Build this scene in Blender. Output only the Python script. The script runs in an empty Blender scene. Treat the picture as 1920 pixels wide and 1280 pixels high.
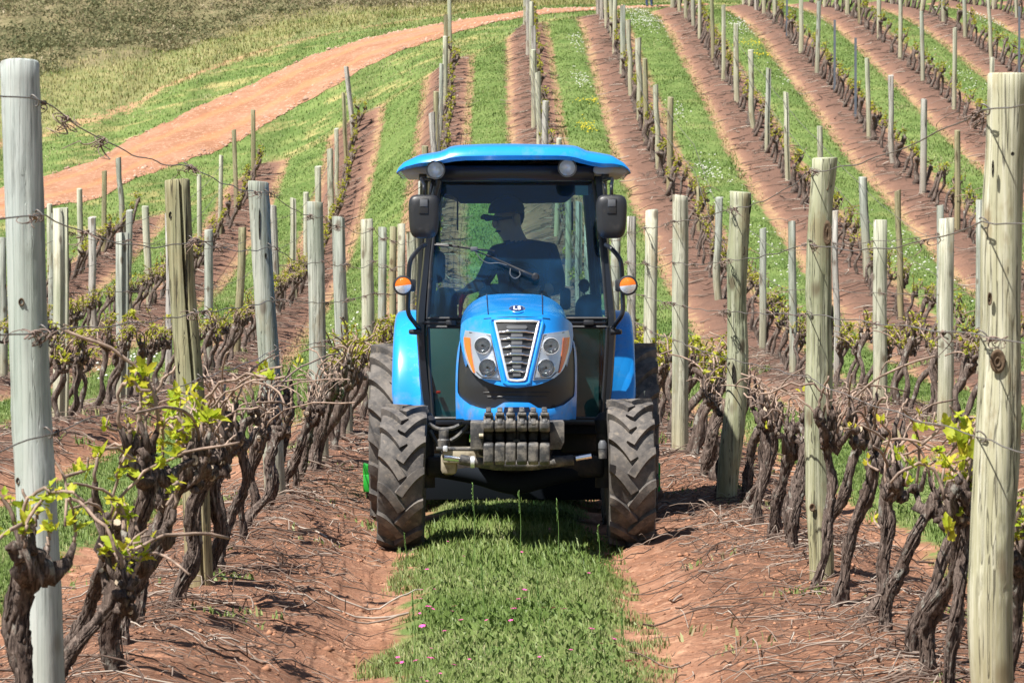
import bpy, bmesh, math, random
import numpy as np
from mathutils import Vector, Matrix

random.seed(7)
RNG = np.random.default_rng(7)
S = bpy.context.scene
COL = S.collection

# ------------------------------------------------------------------ camera, world, sun, exposure
F = 6300.0            # focal length in photograph pixels (1920 wide)
EYE = 1.62
VPX, VPY = 931.0, 526.0
cam_d = bpy.data.cameras.new('camera')
cam = bpy.data.objects.new('camera', cam_d)
COL.objects.link(cam)
cam.location = (0, 0, EYE)
cam.rotation_euler = (math.radians(90) - math.atan((640 - VPY) / F), 0, -math.atan((960 - VPX) / F))
cam_d.sensor_width = 36.0
cam_d.lens = F * 36.0 / 1920.0
cam_d.clip_start = 0.5
cam_d.clip_end = 2000.0
cam_d.dof.use_dof = True
cam_d.dof.focus_distance = 20.6
cam_d.dof.aperture_fstop = 16.0
S.camera = cam

SUN = Vector((-0.44, -0.40, 1.0)).normalized()      # towards the sun
elev = math.asin(SUN.z)
azim = math.atan2(SUN.x, SUN.y)                     # clockwise from +Y
world = bpy.data.worlds.new('World')
S.world = world
world.use_nodes = True
wn = world.node_tree
for n in list(wn.nodes):
    wn.nodes.remove(n)
sky = wn.nodes.new('ShaderNodeTexSky')
sky.sky_type = 'NISHITA'
sky.sun_disc = False
sky.sun_elevation = elev
sky.sun_rotation = azim
sky.air_density = 1.0
sky.dust_density = 0.6
bg = wn.nodes.new('ShaderNodeBackground')
bg.inputs['Strength'].default_value = 0.052
wo = wn.nodes.new('ShaderNodeOutputWorld')
wn.links.new(sky.outputs[0], bg.inputs[0])
wn.links.new(bg.outputs[0], wo.inputs[0])
sun_d = bpy.data.lights.new('sun', 'SUN')
sun_d.energy = 5.0
sun_d.angle = math.radians(0.53)
sun_d.color = (1.0, 0.955, 0.88)
sun = bpy.data.objects.new('sun', sun_d)
COL.objects.link(sun)
sun.rotation_euler = (-SUN).to_track_quat('-Z', 'Y').to_euler()
S.view_settings.view_transform = 'Standard'
S.view_settings.look = 'None'
S.view_settings.gamma = 1.0
S.view_settings.exposure = 0.94
S.view_settings.use_curve_mapping = False
S.cycles.max_bounces = 8
S.cycles.transparent_max_bounces = 16
S.cycles.use_denoising = True

# ------------------------------------------------------------------ helpers
def W(px, py, Y):
    """point that shows at photograph pixel (px, py) at depth Y"""
    s = F / Y
    return ((px - VPX) / s, Y, EYE + (VPY - py) / s)

class Geo:
    def __init__(self):
        self.v = []; self.q = []; self.t = []; self.n = 0; self.c = []
    def add(self, V, Q=None, T=None, c=None):
        V = np.asarray(V, float).reshape(-1, 3)
        if Q is not None and len(Q):
            self.q.append(np.asarray(Q, int) + self.n)
        if T is not None and len(T):
            self.t.append(np.asarray(T, int) + self.n)
        self.v.append(V)
        if c is not None:
            self.c.append(np.broadcast_to(np.asarray(c, float), (len(V),)))
        self.n += len(V)
        return self
    def merge(self, g, M=None):
        if g.n == 0: return self
        V = np.concatenate(g.v)
        if M is not None:
            M = np.array(M)
            V = V @ M[:3, :3].T + M[:3, 3]
        Q = np.concatenate(g.q) if g.q else None
        T = np.concatenate(g.t) if g.t else None
        return self.add(V, Q, T, np.concatenate(g.c) if g.c else None)

def mesh_of(name, g, mats, smooth=True, angle=None, offset=(0, 0, 0)):
    V = np.concatenate(g.v) - np.asarray(offset, float)
    Q = np.concatenate(g.q) if g.q else np.zeros((0, 4), int)
    T = np.concatenate(g.t) if g.t else np.zeros((0, 3), int)
    me = bpy.data.meshes.new(name)
    me.vertices.add(len(V))
    me.vertices.foreach_set('co', V.astype(np.float32).ravel())
    nl = len(Q) * 4 + len(T) * 3
    me.loops.add(nl)
    me.loops.foreach_set('vertex_index', np.concatenate([Q.ravel(), T.ravel()]).astype(np.int32))
    npoly = len(Q) + len(T)
    me.polygons.add(npoly)
    ls = np.concatenate([np.arange(len(Q)) * 4, len(Q) * 4 + np.arange(len(T)) * 3]).astype(np.int32)
    me.polygons.foreach_set('loop_start', ls)
    me.update(calc_edges=True)
    if g.c and sum(len(x) for x in g.c) == len(V):
        a = me.attributes.new('tone', 'FLOAT', 'POINT')
        a.data.foreach_set('value', np.concatenate(g.c).astype(np.float32))
    if smooth:
        me.polygons.foreach_set('use_smooth', np.ones(npoly, bool))
        if angle is not None:
            me.set_sharp_from_angle(angle=math.radians(angle))
    if not isinstance(mats, (list, tuple)): mats = [mats]
    for m in mats: me.materials.append(m)
    me.validate()
    return me

def link(name, me, parent=None, loc=(0, 0, 0), rot=None, scale=None):
    o = bpy.data.objects.new(name, me)
    COL.objects.link(o)
    if parent is not None: o.parent = parent
    o.location = loc
    if rot is not None: o.rotation_euler = rot
    if scale is not None: o.scale = scale
    return o

def tag(o, label=None, cat=None, group=None, kind=None):
    if label: o['label'] = label
    if cat: o['category'] = cat
    if group: o['group'] = group
    if kind: o['kind'] = kind
    return o

def thing(name, loc, label, cat, group=None, rot=None):
    return tag(link(name, None, None, loc, rot), label, cat, group)

def bm_geo(bm):
    g = Geo()
    bm.verts.index_update()
    V = [v.co[:] for v in bm.verts]
    Q = []; T = []
    for f in bm.faces:
        idx = [v.index for v in f.verts]
        if len(idx) == 4: Q.append(idx)
        elif len(idx) == 3: T.append(idx)
        else:
            for i in range(1, len(idx) - 1): T.append([idx[0], idx[i], idx[i + 1]])
    g.add(V, Q, T)
    bm.free()
    return g

def box(c, size, bev=0.0, seg=2, rot=None):
    bm = bmesh.new()
    bmesh.ops.create_cube(bm, size=1.0)
    for v in bm.verts:
        v.co = Vector((v.co.x * size[0], v.co.y * size[1], v.co.z * size[2]))
    if bev > 0:
        bmesh.ops.bevel(bm, geom=bm.edges[:] , offset=bev, segments=seg, profile=0.5, affect='EDGES')
    M = Matrix.Translation(Vector(c))
    if rot is not None:
        from mathutils import Euler
        M = M @ Euler(rot).to_matrix().to_4x4()
    bmesh.ops.transform(bm, matrix=M, verts=bm.verts)
    return bm_geo(bm)

def prism(poly, axis, a, b, bev=0.0, seg=2):
    """extrude a 2D polygon along axis ('x': poly is (y,z); 'y': poly is (x,z); 'z': poly is (x,y))"""
    bm = bmesh.new()
    def mk(p, d):
        if axis == 'x': return (d, p[0], p[1])
        if axis == 'y': return (p[0], d, p[1])
        return (p[0], p[1], d)
    v0 = [bm.verts.new(mk(p, a)) for p in poly]
    v1 = [bm.verts.new(mk(p, b)) for p in poly]
    n = len(poly)
    bm.faces.new(v0); bm.faces.new(v1[::-1])
    for i in range(n):
        bm.faces.new((v0[i], v1[i], v1[(i + 1) % n], v0[(i + 1) % n]))
    bmesh.ops.recalc_face_normals(bm, faces=bm.faces)
    if bev > 0:
        bmesh.ops.bevel(bm, geom=bm.edges[:], offset=bev, segments=seg, profile=0.5, affect='EDGES')
    return bm_geo(bm)

def frames(P):
    P = np.asarray(P, float)
    T = np.gradient(P, axis=0)
    T /= np.linalg.norm(T, axis=1)[:, None] + 1e-12
    up = np.array([0, 0, 1.0]) if abs(T[0][2]) < 0.9 else np.array([0, 1.0, 0])
    N = np.zeros_like(P); B = np.zeros_like(P)
    n = np.cross(T[0], up); n /= np.linalg.norm(n)
    for i in range(len(P)):
        n = n - T[i] * np.dot(n, T[i]); n /= np.linalg.norm(n) + 1e-12
        N[i] = n; B[i] = np.cross(T[i], n)
    return T, N, B

def tube(P, R, sides=8, disp=None, caps=True):
    P = np.asarray(P, float); k = len(P)
    R = np.broadcast_to(np.asarray(R, float), (k,))
    T, N, B = frames(P)
    th = np.arange(sides) / sides * 2 * np.pi
    rr = R[:, None] * np.ones((1, sides))
    if disp is not None: rr = rr * (1 + disp)
    V = P[:, None, :] + rr[..., None] * (np.cos(th)[None, :, None] * N[:, None, :] + np.sin(th)[None, :, None] * B[:, None, :])
    i = np.arange(k - 1)[:, None]; j = np.arange(sides)[None, :]
    a = i * sides + j; b = i * sides + (j + 1) % sides
    Q = np.stack([a, b, b + sides, a + sides], -1).reshape(-1, 4)
    g = Geo()
    Vf = V.reshape(-1, 3)
    Tt = []
    if caps:
        Vf = np.concatenate([Vf, [P[0]], [P[-1]]])
        c0 = k * sides; c1 = c0 + 1
        for q in range(sides):
            Tt.append([c0, (q + 1) % sides, q])
            Tt.append([c1, (k - 1) * sides + q, (k - 1) * sides + (q + 1) % sides])
    g.add(Vf, Q, Tt)
    return g

def spline(P, n):
    """smooth curve (Catmull-Rom) through P, n samples"""
    P = np.asarray(P, float)
    Pp = np.concatenate([[2 * P[0] - P[1]], P, [2 * P[-1] - P[-2]]])
    t = np.linspace(0, len(P) - 1 - 1e-6, n)
    i = t.astype(int); f = (t - i)[:, None]
    p0, p1, p2, p3 = Pp[i], Pp[i + 1], Pp[i + 2], Pp[i + 3]
    return 0.5 * (2 * p1 + (p2 - p0) * f + (2 * p0 - 5 * p1 + 4 * p2 - p3) * f ** 2 + (3 * p1 - p0 - 3 * p2 + p3) * f ** 3)

def lathe(prof, center, axis='x', n=32, close=False):
    """prof: list of (along, radius)"""
    prof = np.asarray(prof, float); k = len(prof)
    th = np.arange(n) / n * 2 * np.pi
    al = np.repeat(prof[:, 0][:, None], n, 1)
    a = prof[:, 1][:, None] * np.cos(th)[None]; b = prof[:, 1][:, None] * np.sin(th)[None]
    if axis == 'x': V = np.stack([al, a, b], -1)
    elif axis == 'y': V = np.stack([a, al, b], -1)
    else: V = np.stack([a, b, al], -1)
    V = V + np.asarray(center, float)
    m = k if close else k - 1
    i = np.arange(m)[:, None]; j = np.arange(n)[None]
    i2 = (i + 1) % k
    Q = np.stack([i * n + j, i * n + (j + 1) % n, i2 * n + (j + 1) % n, i2 * n + j], -1).reshape(-1, 4)
    return Geo().add(V.reshape(-1, 3), Q)

def disc(c, r, axis='y', n=24, ry=None):
    th = np.arange(n) / n * 2 * np.pi
    a = r * np.cos(th); b = (ry or r) * np.sin(th); z = 0 * th
    V = np.stack([a, z, b], -1) if axis == 'y' else (np.stack([z, a, b], -1) if axis == 'x' else np.stack([a, b, z], -1))
    V = np.concatenate([V, [[0, 0, 0]]]) + np.asarray(c, float)
    T = [[n, i, (i + 1) % n] for i in range(n)]
    return Geo().add(V, None, T)

def loft(rings, closed=True, capends=False):
    R = np.asarray(rings, float); k, n, _ = R.shape
    i = np.arange(k - 1)[:, None]; m = n if closed else n - 1
    j = np.arange(m)[None]
    Q = np.stack([i * n + j, i * n + (j + 1) % n, (i + 1) * n + (j + 1) % n, (i + 1) * n + j], -1).reshape(-1, 4)
    V = R.reshape(-1, 3); T = []
    if capends:
        V = np.concatenate([V, [R[0].mean(0)], [R[-1].mean(0)]])
        for q in range(n):
            T.append([k * n, (q + 1) % n, q]); T.append([k * n + 1, (k - 1) * n + q, (k - 1) * n + (q + 1) % n])
    return Geo().add(V, Q, T)

def vnoise(x, y, seed=0):
    """2D value noise, vectorised, -1..1"""
    x = np.asarray(x, float); y = np.asarray(y, float)
    xi = np.floor(x).astype(np.int64); yi = np.floor(y).astype(np.int64)
    fx = x - xi; fy = y - yi
    fx = fx * fx * (3 - 2 * fx); fy = fy * fy * (3 - 2 * fy)
    def h(a, b):
        n = (a * 374761393 + b * 668265263 + seed * 1442695041) & 0x7fffffff
        n = ((n ^ (n >> 13)) * 1274126177) & 0x7fffffff
        n = n ^ (n >> 16)
        return (n & 0xffff) / 32767.5 - 1.0
    return (h(xi, yi) * (1 - fx) + h(xi + 1, yi) * fx) * (1 - fy) + (h(xi, yi + 1) * (1 - fx) + h(xi + 1, yi + 1) * fx) * fy

def sstep(a, b, x):
    t = np.clip((np.asarray(x, float) - a) / (b - a), 0, 1)
    return t * t * (3 - 2 * t)

# ------------------------------------------------------------------ materials
def new_mat(name):
    m = bpy.data.materials.new(name); m.use_nodes = True
    nt = m.node_tree
    for n in list(nt.nodes): nt.nodes.remove(n)
    out = nt.nodes.new('ShaderNodeOutputMaterial')
    return m, nt, out

class NT:
    def __init__(self, nt): self.nt = nt
    def __call__(self, typ, **kw):
        n = self.nt.nodes.new(typ)
        ins = kw.pop('ins', {})
        for k, v in kw.items(): setattr(n, k, v)
        for k, v in ins.items():
            if isinstance(v, bpy.types.NodeSocket): self.nt.links.new(v, n.inputs[k])
            else: n.inputs[k].default_value = v
        return n
    def math(self, op, a, b=None, clamp=False):
        n = self.nt.nodes.new('ShaderNodeMath'); n.operation = op; n.use_clamp = clamp
        for i, v in enumerate((a, b)):
            if v is None: continue
            if isinstance(v, bpy.types.NodeSocket): self.nt.links.new(v, n.inputs[i])
            else: n.inputs[i].default_value = v
        return n.outputs[0]
    def noise(self, vec, scale, detail=4, rough=0.55, out=0, dist=0.0):
        n = self('ShaderNodeTexNoise', ins={'Scale': scale, 'Detail': detail, 'Roughness': rough, 'Distortion': dist})
        if vec is not None: self.nt.links.new(vec, n.inputs['Vector'])
        return n.outputs[out]
    def ramp(self, fac, stops):
        n = self.nt.nodes.new('ShaderNodeValToRGB')
        self.nt.links.new(fac, n.inputs[0])
        e = n.color_ramp.elements
        while len(e) < len(stops): e.new(0.5)
        for i, (p, c) in enumerate(stops):
            e[i].position = p; e[i].color = (c[0], c[1], c[2], 1) if hasattr(c, '__len__') else (c, c, c, 1)
        return n.outputs[0]
    def mix(self, fac, a, b, blend='MIX'):
        n = self.nt.nodes.new('ShaderNodeMix'); n.data_type = 'RGBA'; n.blend_type = blend
        for i, v in ((0, fac), (6, a), (7, b)):
            if isinstance(v, bpy.types.NodeSocket): self.nt.links.new(v, n.inputs[i])
            elif i == 0: n.inputs[i].default_value = v
            else: n.inputs[i].default_value = (v[0], v[1], v[2], 1)
        return n.outputs[2]
    def smooth(self, x, a, b):
        n = self.nt.nodes.new('ShaderNodeMapRange'); n.interpolation_type = 'SMOOTHSTEP'
        self.nt.links.new(x, n.inputs[0])
        n.inputs[1].default_value = a; n.inputs[2].default_value = b
        return n.outputs[0]
    def vec(self, src='Object', scale=(1, 1, 1), rnd=False):
        tc = self.nt.nodes.new('ShaderNodeTexCoord')
        mp = self.nt.nodes.new('ShaderNodeMapping')
        mp.inputs['Scale'].default_value = scale
        self.nt.links.new(tc.outputs[src], mp.inputs[0])
        if rnd:
            oi = self.nt.nodes.new('ShaderNodeObjectInfo')
            k = self.math('MULTIPLY', oi.outputs['Random'], 37.0)
            self.nt.links.new(k, mp.inputs[1])
        return mp.outputs[0]
    def bump(self, h, strength=0.5, dist=0.01, normal=None):
        n = self('ShaderNodeBump', ins={'Strength': strength, 'Distance': dist, 'Height': h})
        if normal is not None: self.nt.links.new(normal, n.inputs['Normal'])
        return n.outputs[0]

def principled(name, color, rough=0.5, metal=0.0, coat=0.0, spec=0.5, dirt=None, dirt_scale=6.0, dirt_lo=0.45, dirt_hi=0.75,
               bump=0.0, bump_scale=40.0, var=0.0, trans=0.0, rough_var=0.0, src='Object'):
    m, nt, out = new_mat(name); N = NT(nt)
    b = N('ShaderNodeBsdfPrincipled', ins={'Roughness': rough, 'Metallic': metal, 'Coat Weight': coat, 'Coat Roughness': 0.06, 'Specular IOR Level': spec})
    nt.links.new(b.outputs[0], out.inputs[0])
    v = N.vec(src)
    col = (color[0], color[1], color[2], 1)
    n1 = N.noise(v, dirt_scale, 6, 0.62)
    base = N.mix(N.smooth(N.noise(v, dirt_scale * 0.7, 3), 0.3, 0.7), [c * (1 - var) for c in color], [min(1, c * (1 + var)) for c in color])
    rv = None
    if dirt is not None:
        f = N.smooth(n1, dirt_lo, dirt_hi)
        base = N.mix(f, base, dirt)
        rv = N.math('ADD', N.math('MULTIPLY', f, 0.35), rough, clamp=True)
    if rv is not None: nt.links.new(rv, b.inputs['Roughness'])
    nt.links.new(base, b.inputs['Base Color'])
    if bump > 0:
        nt.links.new(N.bump(N.noise(v, bump_scale, 5, 0.6), bump, 0.004), b.inputs['Normal'])
    if trans > 0: b.inputs['Transmission Weight'].default_value = trans
    return m

M = {}
M['blue'] = principled('blue_paint', (0.012, 0.28, 0.82), 0.26, coat=0.6, dirt=(0.20, 0.28, 0.36), dirt_scale=5.5, dirt_lo=0.50, dirt_hi=0.90, var=0.04, bump=0.03, bump_scale=9)
M['blue_dirty'] = principled('blue_paint_dusty', (0.014, 0.27, 0.78), 0.35, coat=0.4, dirt=(0.22, 0.22, 0.24), dirt_scale=9, dirt_lo=0.50, dirt_hi=0.80, var=0.05)
M['black'] = principled('black_painted_steel', (0.010, 0.012, 0.017), 0.33, coat=0.2, dirt=(0.10, 0.085, 0.07), dirt_scale=7, dirt_lo=0.62, dirt_hi=0.95)
M['plastic'] = principled('black_plastic', (0.022, 0.023, 0.026), 0.42, dirt=(0.09, 0.075, 0.065), dirt_scale=10, dirt_lo=0.55, dirt_hi=0.9, bump=0.15, bump_scale=300)
M['seam'] = principled('dark_seam', (0.008, 0.02, 0.06), 0.6)
M['iron'] = principled('cast_iron', (0.045, 0.045, 0.047), 0.45, dirt=(0.20, 0.18, 0.155), dirt_scale=16, dirt_lo=0.40, dirt_hi=0.68, bump=0.5, bump_scale=90)
M['chassis'] = principled('dark_chassis', (0.018, 0.018, 0.020), 0.65, spec=0.25, dirt=(0.085, 0.065, 0.05), dirt_scale=6, bump=0.3)
M['cream'] = principled('cream_cast_metal', (0.42, 0.37, 0.27), 0.6, dirt=(0.16, 0.12, 0.08), dirt_scale=14, bump=0.2)
M['chrome'] = principled('chrome', (0.82, 0.83, 0.85), 0.10, metal=1.0, bump=0.02, bump_scale=30)
M['satin'] = principled('satin_silver', (0.80, 0.82, 0.85), 0.36, metal=0.55)
M['housing'] = principled('lamp_housing', (0.62, 0.65, 0.69), 0.28, metal=0.65, bump=0.5, bump_scale=45, var=0.15)
M['reflector'] = principled('lamp_reflector', (0.85, 0.87, 0.90), 0.22, metal=0.45, bump=0.8, bump_scale=120, var=0.12, dirt_scale=40)
M['grey'] = principled('grey_insert', (0.10, 0.105, 0.115), 0.5, bump=0.2, bump_scale=200)
M['orange'] = principled('orange_lens', (0.85, 0.19, 0.01), 0.12, coat=0.6, bump=0.6, bump_scale=220, var=0.15)
M['red'] = principled('red_handle', (0.62, 0.02, 0.012), 0.3)
M['seat'] = principled('dark_seat_fabric', (0.012, 0.016, 0.024), 0.8)
M['interior'] = principled('dark_interior', (0.008, 0.011, 0.016), 0.85, spec=0.12)
M['liner'] = principled('roof_liner', (0.42, 0.39, 0.33), 0.8)
M['green_paint'] = principled('green_paint', (0.02, 0.36, 0.035), 0.4, dirt=(0.12, 0.20, 0.06), dirt_scale=8)
M['galv'] = principled('galvanised_steel', (0.17, 0.20, 0.25), 0.42, metal=0.5, dirt=(0.22, 0.2, 0.18), dirt_scale=14)
M['wire'] = principled('rusty_wire', (0.20, 0.185, 0.175), 0.5, metal=0.4, dirt=(0.10, 0.05, 0.03), dirt_scale=25)
M['tendril'] = principled('dried_tendril', (0.20, 0.145, 0.12), 0.8, var=0.4, dirt_scale=40)
M['skin'] = principled('skin', (0.42, 0.23, 0.15), 0.5)
M['shirt'] = principled('navy_shirt', (0.03, 0.045, 0.08), 0.85)
M['jeans'] = principled('blue_jeans', (0.035, 0.06, 0.14), 0.85, var=0.2)
M['shoe'] = principled('dark_shoe', (0.02, 0.017, 0.015), 0.6)
M['cap'] = principled('dark_cap', (0.012, 0.015, 0.025), 0.8)
M['hair'] = principled('dark_hair', (0.02, 0.013, 0.009), 0.7)

def mat_glass(name, tint, refl=1.0, dust_sheen=0.04, dust_sheen_col=(0.35, 0.42, 0.45)):
    m, nt, out = new_mat(name); N = NT(nt)
    tr = N('ShaderNodeBsdfTransparent', ins={'Color': (*tint, 1)})
    gl = N('ShaderNodeBsdfGlossy', ins={'Color': (1, 1, 1, 1), 'Roughness': 0.02})
    df = N('ShaderNodeBsdfDiffuse', ins={'Color': (*dust_sheen_col, 1)})  # diffuse layer: dust on the lenses, painted sky sheen on the cab glass
    fr = N('ShaderNodeFresnel', ins={'IOR': 1.5})
    f = N.math('MULTIPLY', fr.outputs[0], refl, clamp=True)
    mx = N('ShaderNodeMixShader'); nt.links.new(f, mx.inputs[0]); nt.links.new(tr.outputs[0], mx.inputs[1]); nt.links.new(gl.outputs[0], mx.inputs[2])
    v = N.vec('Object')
    fd = N.math('MULTIPLY', N.smooth(N.noise(v, 3.0, 5), 0.3, 0.8), dust_sheen * 2)
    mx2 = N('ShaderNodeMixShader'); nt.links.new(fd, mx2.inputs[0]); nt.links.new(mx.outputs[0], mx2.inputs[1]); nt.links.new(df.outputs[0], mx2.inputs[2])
    nt.links.new(mx2.outputs[0], out.inputs[0])
    return m
M['glass'] = mat_glass('tinted_cab_glass', (0.60, 0.80, 0.77), 1.4, 0.105, (0.03, 0.15, 0.34))  # blue diffuse colour imitates the sky reflected in the panes
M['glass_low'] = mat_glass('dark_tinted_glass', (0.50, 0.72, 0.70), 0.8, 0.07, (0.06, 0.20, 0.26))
M['lens'] = mat_glass('clear_lens', (0.95, 0.97, 1.0), 1.2, 0.03)

def mat_rubber():
    m, nt, out = new_mat('dusty_rubber'); N = NT(nt)
    b = N('ShaderNodeBsdfPrincipled', ins={'Roughness': 0.72, 'Specular IOR Level': 0.35}); nt.links.new(b.outputs[0], out.inputs[0])
    v = N.vec('Object')
    c = N.mix(N.smooth(N.noise(v, 5.0, 6, 0.65), 0.35, 0.72), (0.030, 0.030, 0.033), (0.115, 0.102, 0.092))
    c = N.mix(N.smooth(N.noise(v, 22.0, 6, 0.7), 0.50, 0.75), c, (0.20, 0.165, 0.13))
    c = N.mix(N.smooth(N.noise(v, 60.0, 4, 0.7), 0.62, 0.72), c, (0.03, 0.03, 0.03))
    at = N('ShaderNodeAttribute', attribute_name='tone')
    c = N.mix(N.math('MULTIPLY', at.outputs['Fac'], N.math('ADD', 0.20, N.math('MULTIPLY', N.smooth(N.noise(v, 9.0, 5, 0.7), 0.42, 0.66), 0.75))), c, (0.26, 0.228, 0.198))
    nt.links.new(c, b.inputs['Base Color'])
    nt.links.new(N.bump(N.noise(v, 70, 6, 0.7), 0.4, 0.004), b.inputs['Normal'])
    return m
M['rubber'] = mat_rubber()

def mat_wood(name, a, b_, c_, foot, crack=0.5, stain=0.45):
    m, nt, out = new_mat(name); N = NT(nt)
    b = N('ShaderNodeBsdfPrincipled', ins={'Roughness': 0.85, 'Specular IOR Level': 0.2}); nt.links.new(b.outputs[0], out.inputs[0])
    vg = N.vec('Object', (55, 55, 1.3), True)
    vb = N.vec('Object', (7, 7, 1.6), True)
    vk = N.vec('Object', (6.5, 6.5, 3.4), True)
    grain = N.noise(vg, 1.0, 6, 0.65)
    blotch = N.noise(vb, 1.0, 4, 0.6)
    c = N.mix(N.smooth(blotch, 0.35, 0.68), a, b_)
    c = N.mix(N.smooth(grain, 0.42, 0.72), c, c_)
    # darker weathered streaks
    c = N.mix(N.math('MULTIPLY', N.smooth(N.noise(N.vec('Object', (22, 22, 0.9), True), 1.0, 5, 0.7), 0.53, 0.64), 0.6), c, [x * 0.36 for x in a])
    c = N.mix(N.math('MULTIPLY', N.smooth(N.noise(N.vec('Object', (5.5, 5.5, 1.9), True), 1.0, 5, 0.68), 0.53, 0.66), stain), c, (0.25, 0.185, 0.095))
    c = N.mix(N.math('MULTIPLY', N.smooth(N.noise(N.vec('Object', (90, 90, 2.2), True), 1.0, 4, 0.7), 0.56, 0.66), 0.55), c, [x * 0.5 for x in a])
    # greenish algae
    c = N.mix(N.math('MULTIPLY', N.smooth(N.noise(N.vec('Object', (4, 4, 1.1), True), 1.0, 3), 0.45, 0.7), 0.35), c, (0.20, 0.25, 0.16))
    # knots
    vo = N('ShaderNodeTexVoronoi', ins={'Scale': 1.0, 'Randomness': 1.0}); nt.links.new(vk, vo.inputs['Vector'])
    kn = N.smooth(vo.outputs['Distance'], 0.24, 0.10)
    c = N.mix(N.math('MULTIPLY', kn, 0.7), c, (0.10, 0.065, 0.04))
    # soil splash at the foot: a stain that stays with the post
    tc = N('ShaderNodeTexCoord'); sx = N('ShaderNodeSeparateXYZ'); nt.links.new(tc.outputs['Object'], sx.inputs[0])
    zf = N.math('ADD', sx.outputs[2], N.math('MULTIPLY', blotch, 0.5))
    c = N.mix(N.math('MULTIPLY', N.smooth(zf, 0.95, 0.25), 0.55), c, foot)
    # thin cracks
    ck = N.noise(N.vec('Object', (38, 38, 0.55), True), 1.0, 2, 0.5)
    ckm = N.smooth(N.math('ABSOLUTE', N.math('SUBTRACT', ck, 0.5)), 0.020, 0.006)
    c = N.mix(N.math('MULTIPLY', ckm, crack), c, (0.03, 0.025, 0.02))
    nt.links.new(c, b.inputs['Base Color'])
    h = N.math('SUBTRACT', grain, N.math('MULTIPLY', ckm, 0.8))
    nt.links.new(N.bump(h, 0.55, 0.006), b.inputs['Normal'])
    return m
M['wood_grey'] = mat_wood('grey_green_treated_wood', (0.30, 0.325, 0.285), (0.39, 0.405, 0.35), (0.50, 0.51, 0.46), (0.34, 0.29, 0.17))
M['wood_cream'] = mat_wood('cream_and_brown_wood', (0.36, 0.345, 0.225), (0.47, 0.455, 0.32), (0.60, 0.585, 0.47), (0.27, 0.215, 0.11), 0.7, 0.80)
M['wood_moss'] = mat_wood('green_brown_wood', (0.29, 0.30, 0.18), (0.40, 0.41, 0.28), (0.52, 0.52, 0.40), (0.28, 0.24, 0.12), 0.7, 0.55)
M['wood_smooth'] = mat_wood('smooth_blue_grey_wood', (0.38, 0.43, 0.42), (0.46, 0.50, 0.48), (0.54, 0.57, 0.55), (0.36, 0.36, 0.27), 0.15, 0.10)
M['wood_pale'] = mat_wood('pale_weathered_wood', (0.36, 0.365, 0.275), (0.50, 0.49, 0.38), (0.64, 0.63, 0.53), (0.38, 0.33, 0.20))
M['wood_olive'] = mat_wood('olive_brown_wood', (0.25, 0.225, 0.125), (0.33, 0.30, 0.185), (0.40, 0.37, 0.25), (0.28, 0.22, 0.12), 0.8)
M['wood_silver'] = mat_wood('silvery_dry_wood', (0.37, 0.345, 0.32), (0.47, 0.45, 0.42), (0.55, 0.53, 0.50), (0.34, 0.28, 0.22), 0.9)
M['added_backing'] = principled('dark_teal_backing', (0.055, 0.115, 0.125), 0.6)  # colour of the added panel that darkens the lower panes
M['knot'] = principled('dark_knot', (0.10, 0.065, 0.038), 0.9, var=.3, dirt_scale=60, bump=0.6, bump_scale=120)
M['crack'] = principled('dark_split', (0.02, 0.016, 0.012), 0.9)

def mat_bark():
    m, nt, out = new_mat('vine_bark'); N = NT(nt)
    b = N('ShaderNodeBsdfPrincipled', ins={'Roughness': 0.9, 'Specular IOR Level': 0.15}); nt.links.new(b.outputs[0], out.inputs[0])
    v1 = N.vec('Object', (60, 60, 9), True); v2 = N.vec('Object', (9, 9, 5), True)
    g = N.noise(v1, 1.0, 6, 0.7, dist=1.2); k = N.noise(v2, 1.0, 4, 0.6)
    c = N.mix(N.smooth(g, 0.36, 0.66), (0.040, 0.029, 0.025), (0.225, 0.172, 0.145))
    c = N.mix(N.smooth(g, 0.60, 0.74), c, (0.50, 0.43, 0.38))
    c = N.mix(N.math('MULTIPLY', N.smooth(k, 0.48, 0.70), 0.55), c, (0.085, 0.055, 0.042))
    c = N.mix(N.math('MULTIPLY', N.smooth(N.noise(N.vec('Object', (16, 16, 12), True), 1.0, 4, 0.6), 0.58, 0.68), 0.5), c, (0.40, 0.40, 0.35))
    nt.links.new(c, b.inputs['Base Color'])
    nt.links.new(N.bump(g, 1.0, 0.012), b.inputs['Normal'])
    return m
M['bark'] = mat_bark()
M['cane'] = principled('cane_bark', (0.30, 0.215, 0.165), 0.75, var=0.35, dirt=(0.12, 0.08, 0.06), dirt_scale=18, bump=0.4, bump_scale=60)
M['cut'] = principled('cut_wood', (0.50, 0.40, 0.29), 0.8, dirt=(0.24, 0.17, 0.12), dirt_scale=60)

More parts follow.
